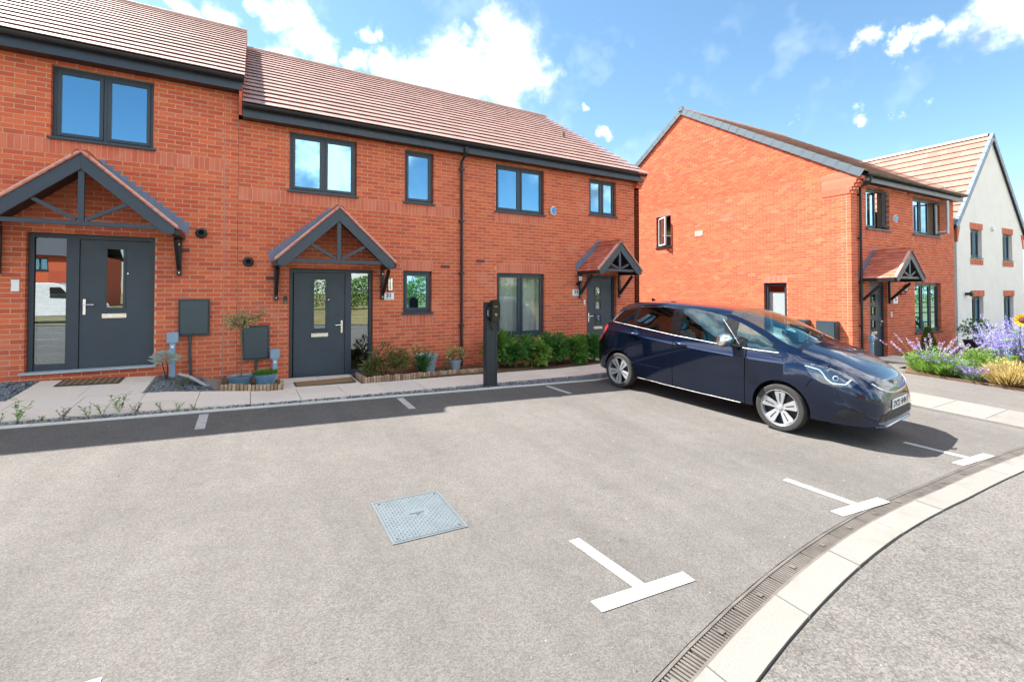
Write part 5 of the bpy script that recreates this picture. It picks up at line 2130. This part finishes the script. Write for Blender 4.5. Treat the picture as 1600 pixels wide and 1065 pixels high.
def bush(parent, r, c, rad, n, L, w, material, name='foliage', clumps=9, droop=0.0, jitter=.35):
    """leaves gathered in clumps through an uneven ellipsoid"""
    m = MB()
    cl = []
    for _ in range(clumps):
        d = rdir(r, -.25, 1.0)
        q = r.uniform(.35, .95)
        cl.append((Vector((c[0] + d.x * rad[0] * q, c[1] + d.y * rad[1] * q, c[2] + d.z * rad[2] * q)), r.uniform(.28, .55)))
    for _ in range(n):
        cc, s = r.choice(cl)
        d = rdir(r, -.6, 1.0)
        k = s * r.random() ** .4
        p = cc + Vector((d.x * rad[0], d.y * rad[1], d.z * rad[2])) * k
        p.z = max(p.z, c[2] - rad[2] * .9)
        o = (p - Vector(c)).normalized() * .8 + d * .7 + rdir(r, -.4, .6) * jitter - Vector((0, 0, droop))
        l = L * r.uniform(.6, 1.25)
        leaf(m, p, o, rdir(r, .2, 1), l, w * l / L * r.uniform(.8, 1.15))
    return m.build(name, material, parent, fix=False)


def stems(parent, r, base, tips, rad, material, name='stems'):
    m = MB()
    for t in tips:
        b = Vector(base)
        t = Vector(t)
        mid_ = (b + t) / 2 + Vector((r.uniform(-.03, .03), r.uniform(-.03, .03), .02))
        m.tube([b + Vector((r.uniform(-.02, .02), r.uniform(-.02, .02), 0)), mid_, t], [rad, rad * .8, rad * .5], 5)
    return m.build(name, material, parent, smooth=True)


G1 = leaf_mat('leaf_mid_green', (.065, .16, .026), (.12, .27, .048), (.20, .36, .075))
G2 = leaf_mat('leaf_glossy_green', (.045, .14, .032), (.085, .24, .05), (.15, .34, .075))
G3 = leaf_mat('leaf_olive', (.07, .10, .025), (.12, .17, .05), (.22, .19, .075))
G4 = leaf_mat('leaf_lime', (.12, .24, .035), (.20, .36, .06), (.32, .46, .12))
G5 = leaf_mat('leaf_grey_green', (.10, .17, .10), (.19, .27, .16), (.30, .38, .24))
GW = leaf_mat('leaf_silver', (.20, .34, .30), (.42, .58, .52), (.66, .76, .70))
GY = leaf_mat('straw_yellow', (.38, .27, .08), (.58, .45, .17), (.72, .64, .36))
GR = leaf_mat('dried_orange', (.30, .12, .04), (.45, .22, .08), (.55, .33, .16))
GV = leaf_mat('variegated', (.16, .19, .07), (.34, .33, .14), (.56, .48, .28))
LAV = leaf_mat('lavender_flower', (.20, .14, .38), (.34, .26, .58), (.48, .40, .70), .25)
SAGE = leaf_mat('sage_flower', (.25, .20, .55), (.37, .32, .72), (.52, .47, .84), .3)
PINKF = leaf_mat('pink_lavender', (.38, .24, .48), (.54, .40, .64), (.66, .55, .76), .25)
SUNF = leaf_mat('sunflower_petal', (.75, .38, .01), (.85, .52, .02), (.90, .62, .05), .3)
BARK = plain('stem_brown', (.16, .105, .06), .9, var=.25, scale=30, bmp=.4)
GST = plain('stem_green', (.14, .20, .07), .8, var=.2, scale=20)
DARKST = plain('stem_black', (.012, .012, .014), .6)


def plant(name, label, cat, x, y, dz=.05, group=None):
    return thing(name, label, cat, (x, y, gz(x, y) + dz), 0, group)


r = random.Random(21)
# standard tree in a blue bowl, and the bowl of grass-like green beside it
pot('plant_pot', 'wide blue bowl holding the small standard tree, left of the pair', -.10, 8.62, .185, .15, POTB)
st = plant('standard_tree', 'small standard tree with thin bare stem and sparse variegated crown in blue bowl', 'tree', -.09, 8.64, .17)
MB().tube([(0, 0, 0), (.012, .0, .35), (-.008, .01, .66), (.0, 0, .86)], [.014, .012, .011, .010], 7).build('trunk', BARK, st, smooth=True)
tips = [(r.uniform(-.30, .34), r.uniform(-.2, .2), r.uniform(.80, 1.08)) for _ in range(16)]
m = MB()
for t in tips:
    m.tube([(0, 0, .80), ((t[0]) * .5, t[1] * .5, .86 + r.uniform(0, .08)), t], [.006, .004, .002], 4)
m.build('branches', BARK, st)
m = MB()
for t in tips:
    for _ in range(46):
        f = r.uniform(.35, 1.08)
        p = Vector((t[0] * f, t[1] * f, .82 + (t[2] - .82) * f)) + Vector((r.gauss(0, .035), r.gauss(0, .035), r.gauss(0, .035)))
        leaf(m, p, rdir(r, -.7, .7), rdir(r, 0, 1), r.uniform(.03, .055), r.uniform(.016, .026))
m.build('crown', GV, st, fix=False)
pot('plant_pot', 'pale blue bowl planted with a low green tuft, right of the pair', .255, 8.60, .175, .20, POTB)
tf = plant('green_tuft', 'low mossy green tuft filling the right blue bowl', 'plant', .255, 8.60, .20)
m = MB()
for _ in range(900):
    a, q = r.uniform(0, 6.28), math.sqrt(r.random()) * .15
    leaf(m, (q * math.cos(a), q * math.sin(a), .01), (math.cos(a) * q * 3, math.sin(a) * q * 3, r.uniform(.5, 1)), (math.cos(a), math.sin(a), .2), r.uniform(.06, .13), .010)
m.build('foliage', G1, tf, fix=False)
# shrub right of the door
sh = plant('shrub', 'loose olive green shrub with reddish tips right of the side light', 'shrub', 2.22, 8.72)
bush(sh, r, (0, 0, .22), (.40, .26, .27), 1500, .075, .030, G3, clumps=14)
stems(sh, r, (0, 0, 0), [(r.uniform(-.3, .3), r.uniform(-.2, .2), r.uniform(.25, .48)) for _ in range(12)], .006, BARK)
# laurel in front of a blue pot
pot('plant_pot', 'large blue grey pot behind the glossy laurel', 3.16, 9.02, .24, .34, POTG)
la = plant('laurel', 'upright glossy green laurel in front of the blue grey pot', 'shrub', 2.98, 8.72)
m = MB()
for k in range(15):
    a = k * 2.4
    q = .05 + .20 * (k % 5) / 5
    tip = Vector((q * math.cos(a) * 1.5, q * math.sin(a) * .7, r.uniform(.30, .56)))
    for j in range(20):
        f = (j + 1) / 20
        p = tip * f
        leaf(m, p, Vector((math.cos(a + j * 2.1), math.sin(a + j * 2.1), .55)), (0, 0, 1), r.uniform(.09, .13), .042)
m.build('foliage', G2, la, fix=False)
pot('plant_pot', 'small grey pot of yellow flowers near the downpipe', 3.80, 9.00, .125, .20, POTG)
fl_ = plant('flowering_plant', 'yellow and white flowering plant spilling from the small grey pot by the downpipe', 'plant', 3.80, 9.0, .22)
bush(fl_, r, (0, 0, .10), (.19, .17, .20), 420, .05, .028, GV, clumps=8)
bush(fl_, r, (0, 0, .16), (.18, .16, .17), 170, .045, .04, GY, 'flowers', clumps=8)
fl2 = plant('small_plant', 'thin green seedling between the laurel pot and the yellow flowers', 'plant', 3.52, 8.85)
bush(fl2, r, (0, 0, .10), (.07, .06, .11), 60, .06, .025, G3, clumps=4)

# shrubs under the window of number 33
for i, (x, y, rx, rz, n, mt, lb) in enumerate(((4.72, 8.84, .26, .34, 1100, G1, 'leafy green shrub just right of the charging post, first in the row'),
                                               (5.20, 8.86, .34, .34, 1400, G2, 'taller dark green shrub under the left pane of the low window of number 33'),
                                               (5.72, 8.84, .28, .27, 950, G4, 'small lime green shrub in the gap of the row under the low window'),
                                               (6.22, 8.86, .38, .31, 1500, G2, 'dark glossy shrub under the right end of the low window of number 33'),
                                               (6.86, 8.86, .40, .31, 1500, G1, 'mid green shrub between the low window and the door of number 33'),
                                               (7.36, 8.84, .28, .28, 1000, G2, 'last shrub of the row, nearest the rear of the car'))):
    b = plant('shrub', lb, 'shrub', x, y, .04, 'shrubs under the window of number 33')
    rz *= 1.15
    bush(b, r, (0, 0, rz * .9), (rx * 1.12, .28, rz), int(n * 1.35), .105, .050, mt, clumps=14, droop=.2)
    stems(b, r, (0, 0, 0), [(r.uniform(-rx, rx) * .7, r.uniform(-.15, .15), r.uniform(.3, 1.6) * rz) for _ in range(9)], .006, BARK)

# silvery plant with dark stalks in the slate bed
sv = plant('silver_plant', 'pale silver green plant on dark stalks in the slate bed by the left door', 'plant', -1.13, 9.0, .03)
m = MB()
m.tube([(.02, 0, 0), (-.01, 0, .15), (-.04, 0, .30)], [.010, .008, .006], 6)
m.tube([(.03, .02, 0), (.035, .02, .16), (.02, .02, .30)], [.010, .008, .006], 6)
m.build('stalks', DARKST, sv, smooth=True)
m = MB()
for _ in range(750):
    d = rdir(r, -.45, .8)
    p = Vector((d.x * .17, d.y * .13, .33 + d.z * .09)) * 1.0
    p.x *= r.uniform(.3, 1)
    leaf(m, p, Vector((d.x, d.y, d.z * .5 + .35)), rdir(r, 0, 1), r.uniform(.04, .07), .010)
m.build('foliage', GW, sv, fix=False)

# weeds along the slate strip
WEEDS = [(-2.36, 7.22, .16, 'feathery weed at the far left end of the slate strip'), (-2.22, 7.20, .24, 'tall pale green weed with broad top leaves near the left picture edge'),
         (-2.02, 7.19, .07, 'tiny yellow weed in the slate strip near the left edge'), (-1.84, 7.18, .13, 'spreading dandelion-like weed in the slate strip below the left path'),
         (-1.62, 7.18, .17, 'narrow upright weed in the slate strip below the left side light'), (-1.50, 7.20, .15, 'small branching weed next to the narrow upright one'),
         (-1.36, 7.30, .24, 'thin tall stalk of weed at the edge of the left path'), (-1.18, 7.17, .12, 'broad leaved weed in the slate strip below the left front door'),
         (-.92, 7.17, .14, 'bright green upright weed in the slate strip, left of the last pair'), (-.76, 7.18, .13, 'low bushy weed in the slate strip in front of the left meter box'),
         (-.60, 7.19, .08, 'flat creeping weed at the right end of the row of weeds'), (-.86, 8.32, .20, 'yellow green weed growing from the slate bed beside the leaning slab')]
for i, (x, y, h, lb) in enumerate(WEEDS):
    w_ = plant('weed', lb, 'weed', x, y, .02, 'weeds along the front path')
    m = MB()
    ns = 3 + i % 4
    for k in range(ns):
        a = r.uniform(0, 6.28)
        tip = Vector((math.cos(a) * h * .45, math.sin(a) * h * .3, h * r.uniform(.6, 1)))
        m.tube([(0, 0, 0), tip * .5 + Vector((0, 0, h * .1)), tip], .0022, 4)
        for j in range(7):
            f = .25 + .75 * j / 6
            an = a + j * 2.3
            leaf(m, tip * f, (math.cos(an), math.sin(an), .45), (0, 0, 1), h * r.uniform(.22, .36), h * .12)
    m.build('foliage', (G1, G4, G4, G3)[i % 4], w_, fix=False)

# ------------------------------------------------------------------ flower bed on the right


def spikes(parent, r, c, rad, h, n, lean, stem_m, flower_m, fl, fw, density, name='flower_spikes', part='stems'):
    """thin stems that carry whorls of small flowers over their upper part"""
    s, f = MB(), MB()
    for _ in range(n):
        a, q = r.uniform(0, 6.28), math.sqrt(r.random())
        b = Vector((c[0] + math.cos(a) * q * rad[0] * .6, c[1] + math.sin(a) * q * rad[1] * .6, c[2]))
        hh = h * r.uniform(.65, 1.08)
        tip = b + Vector((math.cos(a) * q * lean * hh + r.gauss(0, .05), math.sin(a) * q * lean * hh + r.gauss(0, .05), hh))
        mid_ = (b + tip) / 2 + Vector((0, 0, .04 * hh))
        s.tube([b, mid_, tip], [.0035, .003, .002], 3, caps=False)
        for j in range(density):
            t_ = 1 - fl * r.random()
            p = mid_ + (tip - mid_) * max(0, (t_ - .5) * 2)
            d = rdir(r, -.2, .9)
            leaf(f, p + d * .004, d, rdir(r, 0, 1), fw * r.uniform(1.0, 1.9), fw * r.uniform(.5, .9))
    s.build(part, stem_m, parent, fix=False)
    f.build(name, flower_m, parent, fix=False)


def tuft(parent, r, c, rad, h, n, mt, w=.010, name='foliage', out=1.0):
    m = MB()
    for _ in range(n):
        a, q = r.uniform(0, 6.28), math.sqrt(r.random())
        b = Vector((c[0] + math.cos(a) * q * rad[0] * .7, c[1] + math.sin(a) * q * rad[1] * .7, c[2]))
        L = h * r.uniform(.55, 1.1) * (1.05 - .35 * q)
        d = Vector((math.cos(a) * q * out, math.sin(a) * q * out, r.uniform(.5, 1)))
        leaf(m, b + Vector((0, 0, r.uniform(0, h * .35))), d, rdir(r, 0, .6), L, w * r.uniform(.7, 1.5), .05)
    return m.build(name, mt, parent, fix=False)


lv = plant('lavender', 'leaning lavender with pink purple heads beside the door of the brick house', 'plant', 13.55, 4.35)
tuft(lv, r, (0, 0, 0), (.35, .35), .45, 500, G5, .014, out=1.2)
spikes(lv, r, (0, 0, .05), (.4, .4), .72, 34, 1.1, GST, PINKF, .34, .020, 42)
lv2 = plant('lavender', 'bushy light green lavender clump at the front of the bed, nearest the car', 'plant', 13.45, 3.98)
tuft(lv2, r, (0, 0, 0), (.62, .42), .40, 2600, G4, .014)
spikes(lv2, r, (0, 0, .05), (.6, .4), .42, 70, .8, GST, LAV, .28, .018, 22)
lv3 = plant('lavender', 'dense bright green clump with purple flowers in the middle of the bed', 'plant', 13.75, 3.55)
bush(lv3, r, (0, 0, .30), (.42, .36, .34), 1500, .055, .030, G4, clumps=12)
spikes(lv3, r, (.0, -.25, .02), (.35, .3), .36, 60, .9, GST, LAV, .4, .020, 26)
lv4 = plant('lavender', 'low purple lavender spilling over the path edge in the middle of the bed', 'plant', 13.22, 3.50)
tuft(lv4, r, (0, 0, 0), (.30, .28), .24, 700, G5, .012)
spikes(lv4, r, (0, 0, 0), (.34, .3), .30, 60, 1.2, GST, LAV, .4, .020, 26)
for i, (x, y, n, h, lb) in enumerate(((14.25, 3.15, 95, 1.15, 'tall pale violet sage, left of the big violet drift in the bed'), (14.05, 2.62, 110, 1.25, 'tall pale violet sage in front of the sunflower'),
                                      (14.85, 2.95, 90, 1.30, 'tall pale violet sage behind the others, towards the white house'), (13.95, 2.15, 100, 1.2, 'pale violet sage at the right picture edge'),
                                      (14.75, 2.30, 80, 1.35, 'tallest pale violet sage at the far right of the bed'))):
    sg = plant('russian_sage', lb, 'plant', x, y, .05, 'violet sage plants in the flower bed')
    spikes(sg, r, (0, 0, 0), (.55, .45), h, n, .45, plain('sage_stem%d' % i, (.42, .48, .42), .8), SAGE, .66, .024, 64)
    tuft(sg, r, (0, 0, 0), (.4, .4), .5, 500, G5, .014)
for i, (x, y, mt, lb) in enumerate(((13.32, 3.02, GY, 'pale straw yellow bushy plant at the front edge of the bed'), (13.45, 2.55, GY, 'golden dried grassy plant right of the straw yellow one'),
                                    (13.42, 2.12, GR, 'orange brown dried plant at the right picture edge'))):
    yp = plant('dried_plant', lb, 'plant', x, y, .04, 'dried yellow plants in the flower bed')
    tuft(yp, r, (0, 0, 0), (.48, .36), .46, 1700, mt, .014)
    tag(bush(yp, r, (0, 0, .22), (.42, .30, .26), 700, .045, .022, (GY, GV, GR)[i], 'seed_heads', clumps=12), kind='stuff')
    tuft(yp, r, (.0, -.0, 0), (.45, .35), .22, 500, GR, .012, 'dry_base')
for i, (x, y, mt, lb) in enumerate(((13.30, 4.30, G4, 'light green mound at the left end of the flower bed beside the footpath'), (13.62, 3.15, G4, 'bright lime mound between the purple lavender and the straw yellow plant'),
                                    (13.85, 2.80, GV, 'pale yellow green mound behind the straw yellow plant'))):
    gm = plant('green_mound', lb, 'plant', x, y, .04, 'green mounds in the flower bed')
    bush(gm, r, (0, 0, .26), (.40, .34, .30), 1500, .05, .022, mt, clumps=14)
    tuft(gm, r, (0, 0, 0), (.4, .34), .40, 700, G4, .012, 'blades')
# sunflower
sf = plant('sunflower', 'yellow sunflower with dark centre rising above the violet sage', 'flower', 13.72, 2.98)
MB().tube([(0, 0, 0), (.03, 0, .6), (-.02, -.02, 1.1), (-.06, -.06, 1.27)], [.018, .016, .013, .011], 7).build('stem', GST, sf, smooth=True)
m = MB()
for k in range(10):
    a = k * 2.4 + .5
    z = .5 + .065 * k
    leaf(m, (0, 0, z), (math.cos(a), math.sin(a), -.10), (0, 0, 1), .30, .20)
m.build('leaves', G2, sf, fix=False)
fc = (Vector((0, 0, CAM_Z + .4)) - sf.location - Vector((0, 0, 1.28)))
Q = fc.normalized().to_track_quat('Z', 'Y').to_matrix().to_4x4()
Mh = T(-.08, -.08, 1.30) @ Q
m = MB()
for k in range(26):
    a = k * 2 * math.pi / 26
    leaf(m, Mh @ Vector((.055 * math.cos(a), .055 * math.sin(a), .0)), (Mh.to_3x3() @ Vector((math.cos(a), math.sin(a), .15 + .1 * (k % 2)))), Mh.to_3x3() @ Vector((0, 0, 1)), .095, .036)
m.build('petals', SUNF, sf, fix=False)
MB().lathe([(0, .022), (.04, .02), (.066, .006), (.07, -.01), (0, -.03)], 20, M=Mh).build('flower_head', plain('sunflower_centre', (.10, .035, .012), .95, var=.4, scale=60, bmp=1, bscale=150), sf, smooth=True)
# conifer in a navy pot and dark pot with roses by the brick house
pot('plant_pot', 'navy glazed pot with a small conifer by the brick house door', 15.95, 5.15, .22, .30, POTN)
cf = plant('conifer', 'small yellow green cone shaped conifer in the navy pot', 'plant', 15.95, 5.15, .28)
m = MB()
for _ in range(1100):
    z = r.random() ** 1.3
    a = r.uniform(0, 6.28)
    q = .20 * (1 - z) * r.uniform(.7, 1.05) + .015
    p = Vector((math.cos(a) * q, math.sin(a) * q, .02 + z * .55))
    leaf(m, p, Vector((math.cos(a) * .6, math.sin(a) * .6, 1)), (math.cos(a), math.sin(a), 0), r.uniform(.05, .09), .025)
m.build('foliage', leaf_mat('leaf_conifer', (.06, .11, .012), (.12, .18, .02), (.19, .25, .04)), cf, fix=False)
pot('plant_pot', 'black pot of dark leafed roses at the corner of the white house', 19.0, 5.0, .30, .34, POTD)
rs_ = plant('rose_bush', 'sparse dark leaved rose bush in the black pot by the white house', 'plant', 19.0, 5.0, .32)
bush(rs_, r, (0, 0, .32), (.55, .35, .38), 420, .09, .05, G2, clumps=12)
stems(rs_, r, (0, 0, 0), [(r.uniform(-.5, .5), r.uniform(-.3, .3), r.uniform(.3, .75)) for _ in range(10)], .007, GST)
MB_step = MB().box((14.35, 4.90, gz(14.5, 5) + .0), (15.65, 5.82, gz(14.5, 5) + .07))
tag(MB_step.build('door_step', SLAB, None, bevel=.006), 'grey paved doorstep of the brick house behind the lavender', 'step')

# ------------------------------------------------------------------ what the windows mirror: verge, trees across the road
struct(sheet('grass_verge', [rect(-60, -60, 60, -9.1)], 0.02, GRASSM))
hg = MB()
r2 = random.Random(5)
for _ in range(60000):
    x = r2.uniform(1, 95)
    hgt = 4.6 + 1.6 * math.sin(x * .35) + 1.1 * math.sin(x * .93 + 2)
    y = (-34 if x < 45 else -34 + (x - 45) * .62) + r2.uniform(-2, 2)
    z = r2.random() ** .8 * max(1.2, hgt)
    d = rdir(r2, -.4, 1)
    leaf(hg, (x, y, z), d, rdir(r2, 0, 1), r2.uniform(.18, .34), .15)
tag(hg.build('tree_belt', G1, None, fix=False), 'belt of green trees across the road behind the photographer', 'trees', kind='stuff')

# houses across the road, seen in the door glass
for i, (x, lb) in enumerate(((-15.5, 'nearest brick house across the road, mirrored in the left door glass'), (-24.0, 'middle brick house across the road behind the photographer'),
                             (-32.5, 'farthest brick house across the road behind the photographer'))):
    h = thing('brick_house', lb, 'house', (x, -40, gz(x, -20)), math.pi)
    w_ = MB()
    wall_core(w_, -3, 3, -.1, 5.0, [(-2.3, -1.1, .8, 2.2), (.9, 1.9, .1, 2.2), (-2.3, -1.1, 3.4, 4.6), (.8, 2.0, 3.4, 4.6)])
    w_.box((-3, .31, -.1), (-2.8, 8, 5)).box((2.8, .31, -.1), (3, 8, 5)).box((-2.8, 7.8, -.1), (2.8, 8, 5))
    w_.build('wall', BRICK, h, fix=False)
    MB().prism([(-.35, 4.9), (4, 8.0), (8.35, 4.9), (4, 7.8)], lambda a, b, d: (d, a, b), -3.2, 3.2).build('roof', plain('grey_slate%d' % i, (.05, .055, .065), .6), h)
    for a in ((-2.3, -1.1, .8, 2.2), (-2.3, -1.1, 3.4, 4.6), (.8, 2.0, 3.4, 4.6)):
        window(h, ID, *a, 2)
    MB().box((.94, .1, .1), (1.86, .15, 2.18)).build('door', DOORM, h, bevel=.004)
van = thing('parked_van', 'white panel van parked across the road, mirrored in the left side light', 'van', (-8.6, -11.2, gz(-8.6, -11)))
prof = [(-2.3, .35), (-2.35, .9), (-2.3, 1.75), (-2.1, 1.9), (.7, 1.92), (1.1, 1.75), (1.55, 1.15), (2.25, .95), (2.4, .75), (2.4, .35)]
MB().prism(prof, lambda a, b, d: (a, d, b), -.9, .9).build('body', plain('van_white', (.75, .75, .74), .25, coat=.6), van, bevel=.05)
for sy in (-1, 1):
    MB().prism([(.55, 1.2), (.55, 1.72), (.92, 1.70), (1.35, 1.17)], lambda a, b, d: (a, d, b), sy * .902, sy * .908).build('side_window', GLOSSBLK, van)
    for ax in (-1.45, 1.5):
        MB().lathe([(0, -.1), (.2, -.1), (.32, -.08), (.33, 0), (.32, .08), (.2, .1), (0, .1)], 24, M=T(ax, sy * .83, .33) @ Matrix.Rotation(R(90), 4, 'X')).build('wheel', RUBBER, van, smooth=40)
MB().add([(1.13, -.8, 1.72), (1.13, .8, 1.72), (1.57, .82, 1.17), (1.57, -.82, 1.17)], [(0, 1, 2, 3)]).build('windscreen', GLOSSBLK, van, M=T(.012, 0, .012))

# loose grit on the tarmac
m = MB()
rg = random.Random(9)
for _ in range(700):
    x, y = rg.uniform(-3, 9), rg.uniform(-.2, 7)
    if rg.random() < .5:
        y = yd(x) + abs(rg.gauss(0, .25)) if rg.random() < .5 else 7.02 - abs(rg.gauss(0, .2))
    s = rg.uniform(.003, .009)
    a = rg.uniform(0, 6.28)
    c, q = math.cos(a) * s, math.sin(a) * s
    z = gz(x, y) + .001
    m.add([(x + c, y + q, z), (x - q, y + c, z), (x - c, y - q, z), (x + q, y - c, z), (x + c * .2, y, z + s * .8)], [(0, 1, 4), (1, 2, 4), (2, 3, 4), (3, 0, 4)])
tag(m.build('grit', varied('grit', [(0, (.05, .045, .04)), (.5, (.14, .12, .10)), (1, (.32, .30, .27))], rough=.9)), 'loose grit scattered over the tarmac bays', 'grit', kind='stuff')
